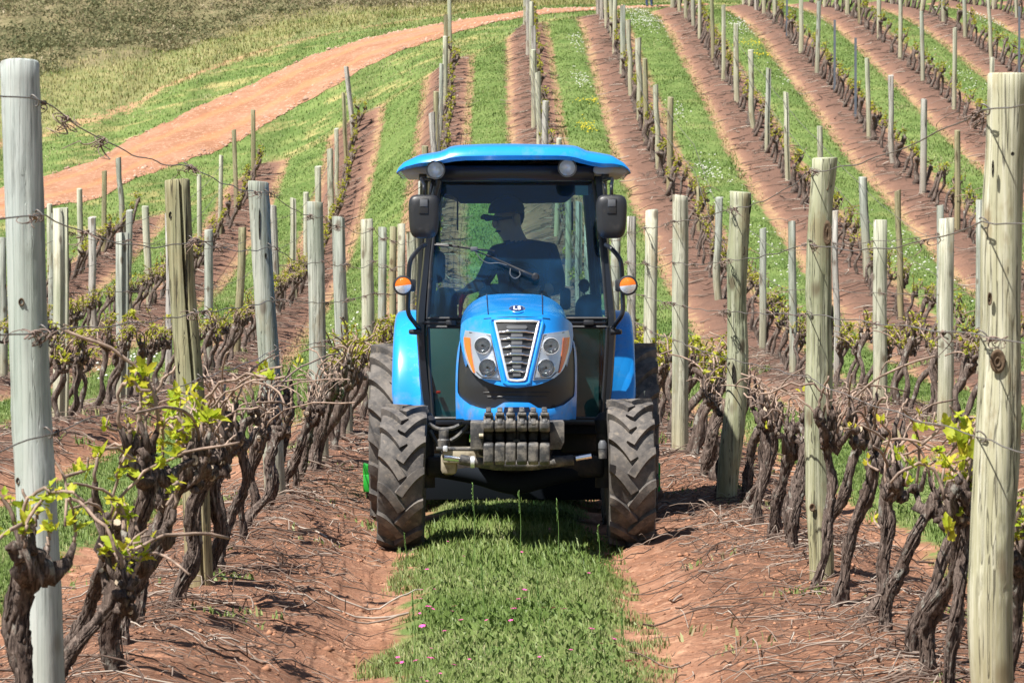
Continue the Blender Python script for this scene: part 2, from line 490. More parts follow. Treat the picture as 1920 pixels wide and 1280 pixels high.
def mat_leafy(name, stops, translucency=0.35, rough=0.5, obj_random=False):
    m, nt, out = new_mat(name); N = NT(nt)
    at = N('ShaderNodeAttribute', attribute_name='tone')
    f = at.outputs['Fac']
    if obj_random:
        oi = N('ShaderNodeObjectInfo'); f = N.math('ADD', N.math('MULTIPLY', f, 0.45), N.math('MULTIPLY', oi.outputs['Random'], 0.55))
    c = N.ramp(f, stops)
    d = N('ShaderNodeBsdfPrincipled', ins={'Roughness': rough, 'Specular IOR Level': 0.25}); nt.links.new(c, d.inputs['Base Color'])
    t = N('ShaderNodeBsdfTranslucent'); nt.links.new(c, t.inputs['Color'])
    mx = N('ShaderNodeMixShader', ins={0: translucency}); nt.links.new(d.outputs[0], mx.inputs[1]); nt.links.new(t.outputs[0], mx.inputs[2])
    nt.links.new(mx.outputs[0], out.inputs[0])
    return m
M['leaf'] = mat_leafy('young_vine_leaf', [(0, (0.26, 0.42, 0.03)), (0.35, (0.44, 0.52, 0.04)), (0.7, (0.64, 0.58, 0.06)), (1, (0.66, 0.44, 0.09))], 0.5, 0.45, True)
M['foliage'] = mat_leafy('vine_shoots', [(0, (0.20, 0.28, 0.03)), (0.5, (0.44, 0.46, 0.045)), (1, (0.60, 0.50, 0.08))], 0.45)
M['grass'] = mat_leafy('grass_blades', [(0, (0.075, 0.135, 0.030)), (0.4, (0.180, 0.268, 0.068)), (0.7, (0.300, 0.370, 0.130)), (0.88, (0.42, 0.42, 0.20)), (1, (0.56, 0.49, 0.30))], 0.5, 0.42)
M['drygrass'] = mat_leafy('dry_grass_blades', [(0, (0.13, 0.20, 0.045)), (0.5, (0.30, 0.29, 0.10)), (1, (0.50, 0.41, 0.22))], 0.35)
M['scrub'] = mat_leafy('scrub_leaves', [(0, (0.080, 0.095, 0.042)), (0.3, (0.150, 0.160, 0.075)), (0.6, (0.245, 0.220, 0.118)), (0.85, (0.32, 0.26, 0.165)), (1, (0.46, 0.39, 0.28))], 0.2, 0.8)
M['twig'] = mat_leafy('pruned_twigs', [(0, (0.07, 0.045, 0.035)), (0.55, (0.17, 0.12, 0.095)), (0.85, (0.28, 0.22, 0.18)), (1, (0.45, 0.39, 0.33))], 0.0, 0.85)
M['white_flower'] = principled('white_petals', (0.80, 0.80, 0.74), 0.6)
M['yellow_flower'] = principled('yellow_petals', (0.80, 0.66, 0.03), 0.6)
M['pink_flower'] = principled('pink_petals', (0.72, 0.10, 0.36), 0.55, var=0.2, dirt_scale=200)
M['stem'] = principled('green_stem', (0.12, 0.22, 0.05), 0.6)

# ------------------------------------------------------------------ terrain
ZK = np.array([-60, 0, 52, 59, 65, 71, 76, 82, 88, 94, 100, 107, 113, 120, 127, 134, 142, 160, 200, 420], float)
CX = np.array([-60, -20, -14, -10.8, -7.7, -4.6, -1.5, 1.6, 5, 20, 60], float)
right = [0, 0, 0, .2, .75, 1.5, 2.45, 3.6, 4.7, 5.75, 6.85, 8.05, 9.1, 10.35, 11.5, 12.4, 13.25, 15.5, 22, 62]
TAB = np.array([
    [0, 0, -.3, -.3, -.3, -.3, -.2, 0, .4, 1.0, 1.8, 2.8, 4.0, 5.8, 8.2, 10.0, 12.0, 17, 28, 80],
    [0, 0, 0, 0, 0, 0, .1, .4, 1.0, 1.8, 2.75, 3.8, 5.0, 6.7, 8.7, 10.4, 12.2, 16.2, 26, 74],
    [0, 0, 0, .05, .1, .2, .4, .85, 1.45, 2.25, 3.2, 4.45, 5.6, 7.0, 8.7, 10.2, 11.9, 15.6, 24.5, 70],
    [0, 0, 0, .1, .2, .35, .65, 1.2, 1.75, 2.4, 3.2, 4.6, 5.9, 7.6, 9.3, 10.7, 12.2, 15.4, 24, 68],
    [0, 0, 0, .2, .5, .75, .98, 1.35, 1.95, 2.75, 3.55, 4.75, 6.1, 8.1, 9.9, 11.2, 12.6, 15.4, 23.5, 66],
    [0, 0, 0, .2, .5, .8, 1.05, 1.5, 2.2, 3.05, 4.15, 5.8, 7.4, 9.15, 10.6, 11.6, 12.8, 15.4, 23, 65],
    [0, 0, 0, .2, .62, 1.2, 2.0, 3.0, 4.05, 5.2, 6.35, 7.75, 8.85, 10.0, 11.2, 12.1, 13.1, 15.4, 22.5, 64],
    right, right, right, right], float)

def pchip_w(x, xk):
    i = np.clip(np.searchsorted(xk, x) - 1, 0, len(xk) - 2)
    return i, (x - xk[i]) / (xk[i + 1] - xk[i])

def slopes(xk, T):
    d = np.diff(T, axis=1) / np.diff(xk)[None]
    m = np.zeros_like(T)
    m[:, 1:-1] = np.where(d[:, 1:] * d[:, :-1] > 0, 2 * d[:, 1:] * d[:, :-1] / (d[:, 1:] + d[:, :-1] + 1e-12), 0)
    m[:, 0] = d[:, 0]; m[:, -1] = d[:, -1]
    return m
MZ = slopes(ZK, TAB)
def herm(x, xk, T, m):
    """T, m: (ncol, nk); x: (n,) -> (ncol, n)"""
    i, t = pchip_w(x, xk)
    h = xk[i + 1] - xk[i]
    return ((2 * t ** 3 - 3 * t ** 2 + 1) * T[:, i] + (t ** 3 - 2 * t ** 2 + t) * h * m[:, i]
            + (-2 * t ** 3 + 3 * t ** 2) * T[:, i + 1] + (t ** 3 - t ** 2) * h * m[:, i + 1])
def base_z(X, Y):
    X = np.asarray(X, float); Y = np.asarray(Y, float)
    sh = np.broadcast(X, Y).shape
    x = np.clip(np.broadcast_to(X, sh).ravel(), -59.9, 59.9); y = np.clip(np.broadcast_to(Y, sh).ravel(), -59.9, 419.9)
    out = np.zeros(len(x))
    for a in range(0, len(x), 60000):
        xs = x[a:a + 60000]; ys = y[a:a + 60000]
        C = herm(ys, ZK, TAB, MZ)                    # (ncol, n)
        i, t = pchip_w(xs, CX); k = np.arange(len(xs))
        im = np.clip(i - 1, 0, len(CX) - 1); ip = np.clip(i + 2, 0, len(CX) - 1)
        h = CX[i + 1] - CX[i]
        d0 = (C[i + 1, k] - C[im, k]) / np.maximum(CX[i + 1] - CX[im], 1e-6)
        d1 = (C[ip, k] - C[i, k]) / np.maximum(CX[ip] - CX[i], 1e-6)
        out[a:a + 60000] = ((2 * t ** 3 - 3 * t ** 2 + 1) * C[i, k] + (t ** 3 - 2 * t ** 2 + t) * h * d0
                            + (-2 * t ** 3 + 3 * t ** 2) * C[i + 1, k] + (t ** 3 - t ** 2) * h * d1)
    return out.reshape(sh)

PITCH = 3.12
ROW0 = -1.48            # row just left of the tractor
def bend(X, Y):
    return -0.75 * sstep(60, 92, Y) * sstep(-3.0, 3.5, X) - 0.25 * sstep(118, 140, Y) * sstep(0, 5, X)
def row_u(X, Y):
    return (np.asarray(X) - bend(X, Y) - ROW0) / PITCH     # integer on a row
def row_x(k, Y):
    x = ROW0 + k * PITCH
    for _ in range(3): x = ROW0 + k * PITCH + bend(x, Y)
    return x
def row_end(X):
    return np.interp(X, [-12.6, -12.4, -10.8, -9.3, -7.7, -6.2, -4.6, -3.0, -1.5, 0, 1, 4, 7, 12, 60], [60, 99, 101, 104, 110, 110.5, 111.5, 112, 113.5, 118, 124, 129, 134, 142, 160])
# road edges: photograph x, y and depth
RL = [(-330, 470, 86), (-150, 450, 92), (0, 420, 97), (200, 360, 105), (250, 345, 107), (400, 280, 112), (480, 238, 116), (560, 195, 118), (650, 150, 119), (700, 125, 120), (840, 70, 123), (960, 41, 129), (1100, 22, 134), (1235, 15, 139), (1330, 12, 144)]
RU = [(-330, 425, 95), (-150, 400, 101), (0, 365, 106), (200, 285, 113), (240, 265, 114.5), (350, 214, 118), (480, 155, 123), (565, 110, 127), (650, 83, 129), (700, 68, 130), (840, 45, 132), (960, 33, 135), (1100, 17, 140), (1235, 10, 145), (1330, 9, 149)]
def road_pt(p, zfix=True):
    """point on the terrain that shows at the pixel: search the depth near the guess"""
    ys = np.linspace(p[2] - 12, p[2] + 14, 105)
    xs = (p[0] - VPX) * ys / F
    zz = base_z(xs, ys)
    py = VPY - (zz - EYE) * F / ys
    w = np.abs(py - p[1]) + 0.02 * np.abs(ys - p[2])
    i = int(np.argmin(w))
    return xs[i], ys[i]
L_ = np.array([road_pt(p) for p in RL]); U_ = np.array([road_pt(p) for p in RU])
def smooth_line(P):
    P = P[np.argsort(P[:, 0])].copy()
    for _ in range(2):
        P[1:-1, 1] = 0.25 * P[:-2, 1] + 0.5 * P[1:-1, 1] + 0.25 * P[2:, 1]
    return P
L_ = smooth_line(L_); U_ = smooth_line(U_)
def yL(X): return np.interp(X, L_[:, 0], L_[:, 1])
def yU(X): return np.maximum(np.interp(X, U_[:, 0], U_[:, 1]), yL(X) + 1.5)
def yS(X): return np.interp(X, [-60, -25, -17.8, -13, -9.6, -6, 0, 7, 20, 60], [122, 126, 131, 137, 142, 144.5, 146, 152, 170, 200])

def row_d(X, Y):
    u = row_u(X, Y); f = u - np.floor(u)
    return np.minimum(f, 1 - f) * PITCH           # distance to the nearest row
def block(X, Y):
    return np.minimum(row_end(X) - Y, (X + 12.9) * 1.0)
def ground_z(X, Y, fine=True):
    z = base_z(X, Y)
    d = row_d(X, Y); bl = sstep(-1.0, 1.0, block(X, Y))
    rel = 0.130 * np.exp(-(d / 0.52) ** 2) - 0.060 * np.exp(-((d - 0.88) / 0.20) ** 2) + 0.01 * sstep(1.0, 1.3, d)
    rel = rel * (1 + 0.35 * vnoise(X * 0.7, Y * 0.5, 3))
    z = z + rel * bl
    if fine:
        soil = 1 - 0.6 * sstep(0.9, 1.1, d)
        near = np.clip(1.4 - np.asarray(Y) / 80.0, 0.25, 1)
        z = z + soil * near * (0.030 * vnoise(np.asarray(X) * 3.1, np.asarray(Y) * 2.3, 5) + 0.020 * vnoise(np.asarray(X) * 8.3, np.asarray(Y) * 7.1, 6)
                        + 0.010 * vnoise(np.asarray(X) * 19, np.asarray(Y) * 17, 7))
        sc = sstep(-1, 3, np.asarray(Y) - yS(X))
        z = z + sc * (0.45 * vnoise(np.asarray(X) * 0.30, np.asarray(Y) * 0.25, 9) + 0.2 * vnoise(np.asarray(X) * 0.9, np.asarray(Y) * 0.8, 10))
    return z
def gz(x, y): return float(ground_z(np.array([x]), np.array([y]))[0])

def grow(a, step, end, fac):
    out = [a]; s = step
    while abs(out[-1]) < abs(end):
        s *= fac; out.append(out[-1] + s * (1 if end > 0 else -1))
    return out[1:]
gx = np.arange(-3.6, 4.0, 0.05)
gx = np.concatenate([grow(gx[0], 0.05, -22, 1.012)[::-1], gx, grow(gx[-1], 0.05, 26, 1.010)])
gx = np.concatenate([[-300, -200, -130, -90, -60, -42, -34, -28, -25], gx[(gx > -23) & (gx < 27)], [28, 31, 36, 45, 60, 90, 130, 200, 300]])
gy = np.arange(7.5, 30, 0.055)
gy = np.concatenate([[-200, -100, -60, -40, -25, -15, -8, -3, 0, 2, 3.5, 4.5, 5.5, 6.2, 6.8, 7.2], gy])
yy = gy[-1]; s_ = 0.055; ext = []
while yy < 175:
    s_ = min(s_ * 1.012, 0.40); yy += s_; ext.append(yy)
gy = np.concatenate([gy, ext, np.linspace(178, 420, 50)])
GX, GY = np.meshgrid(gx, gy)
GZ = ground_z(GX, GY)
far = np.abs(GX) > 60
nx = len(gx); ny = len(gy)
ii = np.arange(ny - 1)[:, None]; jj = np.arange(nx - 1)[None]
Qg = np.stack([ii * nx + jj, ii * nx + jj + 1, (ii + 1) * nx + jj + 1, (ii + 1) * nx + jj], -1).reshape(-1, 4)
gg = Geo().add(np.stack([GX, GY, GZ], -1).reshape(-1, 3), Qg)

def mat_ground():
    m, nt, out = new_mat('vineyard_soil_and_turf'); N = NT(nt)
    b = N('ShaderNodeBsdfPrincipled', ins={'Roughness': 0.95, 'Specular IOR Level': 0.1}); nt.links.new(b.outputs[0], out.inputs[0])
    v = N.vec('Object')
    A = lambda n: N('ShaderNodeAttribute', attribute_name=n).outputs['Fac']
    u, blk, vg, sd = A('u'), A('blk'), A('verge'), A('scrub')
    fr = N.math('FRACT', u)
    d = N.math('MULTIPLY', N.math('MINIMUM', fr, N.math('SUBTRACT', 1.0, fr)), PITCH)
    n_edge = N.noise(v, 2.2, 5, 0.65)
    n_fine = N.noise(v, 14, 5, 0.7)
    n_big = N.noise(v, 0.35, 4, 0.6)
    dd = N.math('ADD', d, N.math('ADD', N.math('MULTIPLY', N.math('SUBTRACT', n_edge, 0.5), 0.55), N.math('MULTIPLY', N.math('SUBTRACT', n_fine, 0.5), 0.35)))
    far_ = N.smooth(N('ShaderNodeSeparateXYZ', ins={0: v}).outputs[1], 40, 80)
    dd = N.math('ADD', dd, N.math('MULTIPLY', far_, 0.10))
    aisle = N.smooth(dd, 0.97, 1.12)
    straw = N.math('SUBTRACT', N.smooth(dd, 0.74, 0.90), N.smooth(dd, 0.96, 1.12))
    blkn = N.math('ADD', blk, N.math('MULTIPLY', N.math('SUBTRACT', n_edge, 0.5), 1.4))
    inb = N.smooth(blkn, -0.15, 0.25)
    # soil
    soil = N.mix(N.smooth(N.noise(v, 1.3, 6, 0.65), 0.33, 0.68), (0.255, 0.122, 0.072), (0.37, 0.192, 0.122))
    soil = N.mix(N.smooth(N.noise(v, 9, 6, 0.7), 0.50, 0.70), soil, (0.50, 0.285, 0.185))
    soil = N.mix(N.math('MULTIPLY', N.smooth(N.noise(v, 26, 4, 0.7), 0.54, 0.68), 0.75), soil, (0.15, 0.082, 0.055))
    # bark and twig litter close to the rows, streaky
    vs = N.vec('Object', (5, 34, 10))
    lit = N.math('MULTIPLY', N.smooth(N.noise(vs, 1.0, 6, 0.72, dist=1.5), 0.44, 0.60), N.smooth(dd, 0.95, 0.35))
    yy_s = N('ShaderNodeSeparateXYZ', ins={0: v}).outputs[1]
    soil = N.mix(N.math('MULTIPLY', lit, N.math('ADD', 0.5, N.math('MULTIPLY', N.smooth(yy_s, 22, 50), 0.4))), soil, (0.165, 0.098, 0.076))
    band = N.math('MULTIPLY', N.smooth(N.math('ADD', d, N.math('MULTIPLY', N.math('SUBTRACT', N.noise(v, 1.6, 6, 0.7), 0.5), 1.1)), 0.75, 0.25), N.smooth(yy_s, 18, 45))
    soil = N.mix(N.math('MULTIPLY', band, 0.75), soil, (0.175, 0.108, 0.088))
    vs2 = N.vec('Object', (7, 60, 10))
    lit2 = N.math('MULTIPLY', N.smooth(N.noise(vs2, 1.0, 4, 0.7, dist=2.0), 0.58, 0.68), N.smooth(dd, 1.0, 0.5))
    soil = N.mix(N.math('MULTIPLY', lit2, 0.7), soil, (0.42, 0.33, 0.26))
    soil = N.mix(N.math('MULTIPLY', N.smooth(yy_s, 30, 62), 0.62), soil, (0.205, 0.120, 0.088))
    # turf
    turf = N.mix(N.smooth(N.noise(v, 0.8, 6, 0.6), 0.32, 0.70), (0.085, 0.140, 0.036), (0.165, 0.225, 0.068))
    turf = N.mix(N.smooth(N.noise(v, 7, 5, 0.7), 0.52, 0.74), turf, (0.27, 0.29, 0.12))
    turf = N.mix(N.math('MULTIPLY', N.smooth(n_big, 0.55, 0.75), 0.5), turf, (0.30, 0.28, 0.11))
    strawc = N.mix(N.smooth(n_fine, 0.4, 0.7), (0.40, 0.27, 0.13), (0.56, 0.44, 0.24))
    blockc = N.mix(aisle, soil, turf)
    ty_ = N('ShaderNodeSeparateXYZ', ins={0: v}).outputs[1]
    straw = N.math('MULTIPLY', straw, N.math('ADD', N.math('MULTIPLY', N.smooth(ty_, 24, 48), 0.38), 0.06))
    blockc = N.mix(N.math('MULTIPLY', straw, N.smooth(n_edge, 0.35, 0.55)), blockc, strawc)
    edge = N.math('MULTIPLY', N.smooth(N.math('ABSOLUTE', blkn), 0.7, 0.1), 0.8)
    # headland and verge
    head = N.mix(N.smooth(N.noise(v, 0.55, 6, 0.65), 0.50, 0.68), turf, (0.36, 0.31, 0.13))
    vgn = N.math('ADD', vg, N.math('MULTIPLY', N.math('SUBTRACT', n_edge, 0.5), 0.25))
    dry = N.mix(N.smooth(N.noise(v, 1.1, 6, 0.7), 0.3, 0.7), (0.14, 0.17, 0.06), (0.28, 0.26, 0.12))
    path = N.math('MULTIPLY', N.smooth(N.math('ABSOLUTE', N.math('SUBTRACT', vgn, 0.46)), 0.05, 0.015), N.smooth(n_big, 0.38, 0.5))
    dry = N.mix(path, dry, (0.46, 0.27, 0.16))
    head = N.mix(N.smooth(vgn, 0.36, 0.50), head, dry)
    col = N.mix(inb, head, blockc)
    col = N.mix(N.math('MULTIPLY', N.math('MULTIPLY', edge, 0.45), N.smooth(vg, 0.05, -0.05)), col, strawc)
    # scrub floor
    scr = N.ramp(N.noise(v, 0.9, 8, 0.72), [(0.25, (0.075, 0.08, 0.04)), (0.45, (0.145, 0.135, 0.068)), (0.6, (0.235, 0.195, 0.11)), (0.8, (0.32, 0.26, 0.175))])
    sdn = N.math('ADD', sd, N.math('MULTIPLY', N.math('SUBTRACT', n_edge, 0.5), 4.0))
    col = N.mix(N.smooth(sdn, -1.0, 1.2), col, scr)
    nt.links.new(col, b.inputs['Base Color'])
    h = N.math('ADD', N.math('MULTIPLY', N.noise(v, 30, 6, 0.72), 0.6), N.math('MULTIPLY', N.noise(v, 7, 4, 0.6), 1.0))
    h = N.math('ADD', h, N.math('MULTIPLY', lit, -0.3))
    nt.links.new(N.bump(h, 0.9, 0.035), b.inputs['Normal'])
    return m
gm = mesh_of('vineyard_ground', gg, mat_ground())
def fattr(me, name, arr):
    a = me.attributes.new(name, 'FLOAT', 'POINT'); a.data.foreach_set('value', np.asarray(arr, np.float32).ravel())
fattr(gm, 'u', row_u(GX, GY) + 50.0)
fattr(gm, 'blk', block(GX, GY))
fattr(gm, 'verge', (GY - yU(GX)) / np.maximum(yS(GX) - yU(GX), 0.5))
fattr(gm, 'scrub', np.clip(GY - yS(GX), -30, 30))
ground = tag(link('vineyard_ground', gm), kind='structure')
print('ground verts', len(GX.ravel()))

# dirt road: a sheet a little above the ground
def mat_road():
    m, nt, out = new_mat('red_dirt_road'); N = NT(nt)
    b = N('ShaderNodeBsdfPrincipled', ins={'Roughness': 0.95, 'Specular IOR Level': 0.1}); nt.links.new(b.outputs[0], out.inputs[0])
    v = N.vec('Object'); vs = N.vec('Object')
    across = N('ShaderNodeAttribute', attribute_name='across').outputs['Fac']
    c = N.mix(N.smooth(N.noise(v, 0.6, 6, 0.62), 0.35, 0.65), (0.29, 0.142, 0.082), (0.37, 0.200, 0.128))
    c = N.mix(N.smooth(N.noise(v, 6, 6, 0.7), 0.50, 0.66), c, (0.47, 0.285, 0.190))
    c = N.mix(N.math('MULTIPLY', N.smooth(N.noise(v, 4.2, 6, 0.75), 0.60, 0.72), 0.7), c, (0.24, 0.115, 0.065))
    an = N.math('ADD', across, N.math('MULTIPLY', N.math('SUBTRACT', N.noise(v, 0.5, 3), 0.5), 0.16))
    rut = N.smooth(N.math('ABSOLUTE', N.math('SUBTRACT', N.math('ABSOLUTE', N.math('SUBTRACT', an, 0.5)), 0.2)), 0.09, 0.01)
    c = N.mix(N.math('MULTIPLY', rut, 0.55), c, (0.52, 0.225, 0.105))
    nt.links.new(c, b.inputs['Base Color'])
    nt.links.new(N.bump(N.noise(v, 9, 6, 0.75), 0.8, 0.05), b.inputs['Normal'])
    return m
xs = np.linspace(max(L_[0, 0], U_[0, 0]), min(L_[-1, 0], U_[-1, 0]), 560)
ac = np.linspace(0, 1, 26)
ra = yL(xs) + 0.28 * vnoise(xs * 2.1, xs * 0, 21) + 0.2 * vnoise(xs * 7, xs * 0, 22)
rb = yU(xs) + 0.28 * vnoise(xs * 2.0, xs * 0, 23) + 0.2 * vnoise(xs * 6, xs * 0, 24)
RX = np.repeat(xs[:, None], 26, 1)
RY = ra[:, None] + (rb - ra)[:, None] * ac[None]
rutz = -0.05 * np.exp(-((np.abs(ac - .5) - .2) / .07) ** 2)
RZ = ground_z(RX, RY, True) + 0.05 * np.sin(ac * np.pi)[None] ** 0.3 + 0.015 + rutz[None] * 0.6 + 0.012 * vnoise(RX * 3, RY * 3, 8)
ii = np.arange(len(xs) - 1)[:, None]; jj = np.arange(25)[None]
rg = Geo().add(np.stack([RX, RY, RZ], -1).reshape(-1, 3), np.stack([ii * 26 + jj, (ii + 1) * 26 + jj, (ii + 1) * 26 + jj + 1, ii * 26 + jj + 1], -1).reshape(-1, 4))
rm = mesh_of('dirt_road', rg, mat_road())
fattr(rm, 'across', np.repeat(ac[None], len(xs), 0))
tag(link('dirt_road', rm), kind='structure')

# ------------------------------------------------------------------ posts
ROWS = {   # k: (name used in labels, post depths)
    -4: ('fourth row left of the tractor', [66.5, 73, 78, 82.8, 87.7, 93, 98.5]),
    -3: None, -2: None, -1: None}
ORD = ['first', 'second', 'third', 'fourth', 'fifth', 'sixth', 'seventh', 'eighth', 'ninth', 'tenth', 'eleventh', 'twelfth', 'thirteenth', 'fourteenth', 'fifteenth',
       'sixteenth', 'seventeenth', 'eighteenth', 'nineteenth', 'twentieth', 'twenty-first', 'twenty-second', 'twenty-third', 'twenty-fourth']
# hand-measured posts: (top px, top py, base px, depth, diameter, material, style)
NEAR = {
    0: [(38, 117, 86, 10.6, .128, 'wood_smooth', 'round'), (334, 337, 378, 16.6, .128, 'wood_olive', 'split'), (485, 341, 519, 22.6, .142, 'wood_grey', 'round'),
        (590, 379, 601, 28.4, .138, 'wood_grey', 'round'), (634, 407, 648, 33.2, .135, 'wood_grey', 'round'), (688, 411, 690, 37.2, .14, 'wood_pale', 'round'),
        (716, 426, 718, 42.5, .11, 'wood_grey', 'round'), (737, 425, 737, 48, .10, 'wood_olive', 'round'), (752, 420, 753, 53.4, .125, 'wood_pale', 'round')],
    1: [(1881, 137, 1869, 10.75, .132, 'wood_cream', 'wavy'), (1545, 296, 1532, 17.0, .132, 'wood_moss', 'wavy'), (1391, 360, 1365, 23.5, .150, 'wood_moss', 'wavy'),
        (1274, 367, 1277, 29.7, .140, 'wood_pale', 'round'), (1222, 394, 1219, 35.4, .138, 'wood_pale', 'round'), (1186, 406, 1184, 40.6, .11, 'wood_silver', 'plank')],
    2: [(1776, 409, 1772, 35.4, .165, 'wood_pale', 'round'), (1651, 412, 1650, 41.5, .168, 'wood_pale', 'round'), (1567, 395, 1569, 47.3, .09, 'wood_silver', 'plank'),
        (1484, 415, 1489, 53.8, .13, 'wood_grey', 'round'), (1429, 428, 1432, 60.0, .12, 'wood_grey', 'wavy'), (1348, 370, 1346, 68, .15, 'wood_grey', 'round'), (1309, 350, 1312, 77, .13, 'wood_olive', 'round')],
    3: [(1836, 375, 1838, 54.0, .12, 'wood_grey', 'round'), (1762, 385, 1765, 59.5, .13, 'wood_grey', 'round'), (1686, 357, 1688, 65.0, .12, 'wood_olive', 'wavy'), (1618, 332, 1627, 71.5, .18, 'wood_grey', 'round')],
    -1: [(116, 390, 113, 35.6, .165, 'wood_pale', 'split'), (231, 437, 228, 41.5, .165, 'wood_grey', 'split'), (317, 400, 316, 47.6, .10, 'wood_silver', 'plank'), (391, 431, 391, 53.8, .145, 'wood_grey', 'round'),
         (457, 426, 442, 59.3, .145, 'wood_olive', 'round')],
    -2: [(4, 445, 8, 52, .13, 'wood_grey', 'round'), (98, 400, 97, 58, .09, 'wood_grey', 'plank'), (173, 407, 178, 64, .15, 'wood_silver', 'plank')],
}
FORM = {
    0: [59.4, 65.4, 71.5, 78, 84, 89.5, 95.5, 101, 106.5, 112],
    1: [46.5, 52.5, 58.5, 64.5, 70.5, 76.5, 82.5, 88.5, 94.5, 100.5, 106.5, 112.5, 118.5, 123],
    2: [82.2, 86, 90.5, 95.5, 101, 107, 113.2, 118, 121.5, 124.8, 128],
    3: [77.5, 84, 89, 93.8, 99.8, 105.2, 111, 117.5, 122, 125.5, 128.5, 132],
    4: [66, 71.8, 77, 82.4, 87, 92, 96.4, 102.3, 107.5, 113, 118.5, 123.5, 127.5, 130.5, 133.5, 136.5],
    5: [79, 85, 91, 98, 105.2, 111.5, 117.5, 123, 127, 131, 134.5, 138],
    6: [95, 100.5, 106, 112, 118, 124, 129, 133.5, 138],
    7: [108, 114, 120, 126, 131.5, 136.5],
    8: [122, 128, 134, 140],
    -1: [65.2, 71, 76.3, 82, 87.5, 93, 98.3, 104, 108.6],
    -2: [70.3, 75.3, 81.3, 87.5, 94, 100.5, 107],
    -3: [60, 67, 73, 77.5, 82, 87.7, 93, 97.6],
}
def row_name(k):
    if k == 0: return 'first row left of the tractor'
    if k == 1: return 'first row right of the tractor'
    return ('%s row left of the tractor' % ORD[-k]) if k < 0 else ('%s row right of the tractor' % ORD[k - 1])

def post_geo(h, dia, style, seed, near, lean=(0, 0)):
    r = np.random.default_rng(seed)
    sides = 36 if near else 12; n = int(90 * h / 2.3) if near else 9
    t = np.linspace(0, 1, n)
    z = -0.12 + t * (h + 0.12)
    w = {'round': .004, 'split': .006, 'wavy': .018, 'plank': .010}[style] * (1 if near else 1.3)
    x = lean[0] * t + w * np.sin(t * 5.2 + r.uniform(0, 6)) + w * .5 * np.sin(t * 11 + r.uniform(0, 6))
    y = lean[1] * t + w * np.sin(t * 4.1 + r.uniform(0, 6))
    R = dia / 2 * (1.05 - .08 * t + (.05 if style == 'wavy' else .015) * np.sin(t * 9 + r.uniform(0, 6)) + (.03 if style == 'wavy' else 0) * np.sin(t * 23 + r.uniform(0, 6)))
    th = np.arange(sides) / sides * 2 * np.pi
    d = np.zeros((n, sides))
    for m, a in ((2, .035), (3, .025), (5, .012)):
        d += a * np.sin(m * th[None] + r.uniform(0, 6) + t[:, None] * r.uniform(-2, 2))
    if near:
        d += .008 * r.standard_normal((n, sides))
        for _ in range(int(r.integers(2, 5)) + (3 if style == 'wavy' else 0)):
            a0 = r.uniform(-np.pi, 0); t0 = r.uniform(.1, .95)
            da = (th[None] - a0 + np.pi) % (2 * np.pi) - np.pi
            rr_ = np.sqrt((da / .45) ** 2 + ((t[:, None] - t0) / .022) ** 2)
            d += .11 * np.exp(-rr_ ** 2) - .16 * np.exp(-(rr_ / .42) ** 2)
        # shallow drying checks running along the grain
        for _ in range(5):
            a0 = r.uniform(0, 2 * np.pi); t0 = r.uniform(0, .8); t1 = t0 + r.uniform(.15, .5)
            j = int(a0 / (2 * np.pi) * sides) % sides
            m_ = (t > t0) & (t < t1)
            d[m_, j] -= .10
    if style == 'plank':
        d = d + 0.0
        ca = np.cos(2 * th); d += -.22 * (np.abs(np.sin(th)) ** 3)[None] * 1.0
        d += .08 * (np.abs(np.sin(2 * th)) ** .5)[None]
    if style == 'split':
        # a deep full length split on the side that faces -Y, right of the middle
        a0 = -np.pi / 2 + .30
        for k_ in range(sides):
            da = abs((th[k_] - a0 + np.pi) % (2 * np.pi) - np.pi)
            if da < 2 * np.pi / sides * .55: d[:, k_] -= .42
    P = np.stack([x, y, z], -1)
    T, N_, B_ = frames(P)
    V = np.zeros((n, sides, 3))
    rr = R[:, None] * (1 + d)
    V[..., 0] = x[:, None] + rr * np.cos(th)[None]; V[..., 1] = y[:, None] + rr * np.sin(th)[None]; V[..., 2] = z[:, None]
    # slightly uneven sawn top with a small chamfer
    tilt = r.uniform(-.12, .12, 2)
    V[-1, :, 2] += (V[-1, :, 0] - x[-1]) * tilt[0] + (V[-1, :, 1] - y[-1]) * tilt[1]
    V[-2, :, 2] = V[-1, :, 2] - .006
    V[-1, :, :2] = np.array([x[-1], y[-1]]) + (V[-1, :, :2] - np.array([x[-1], y[-1]])) * .93
    i = np.arange(n - 1)[:, None]; j = np.arange(sides)[None]
    a = i * sides + j; b = i * sides + (j + 1) % sides
    Q = np.stack([a, b, b + sides, a + sides], -1).reshape(-1, 4)
    Vf = np.concatenate([V.reshape(-1, 3), [V[-1].mean(0) + np.array([0, 0, .002])]])
    c = n * sides
    Tt = [[c, (n - 1) * sides + q, (n - 1) * sides + (q + 1) % sides] for q in range(sides)]
    return Geo().add(Vf, Q, Tt)

def staple_geo(x, y, z, r):
    P = spline([(x - .02, y, z + .012), (x - .012, y - .014, z + .016), (x + .006, y - .018, z), (x + .004, y - .012, z - .016), (x - .006, y, z - .018)], 14)
    return tube(P, .0028, 5)

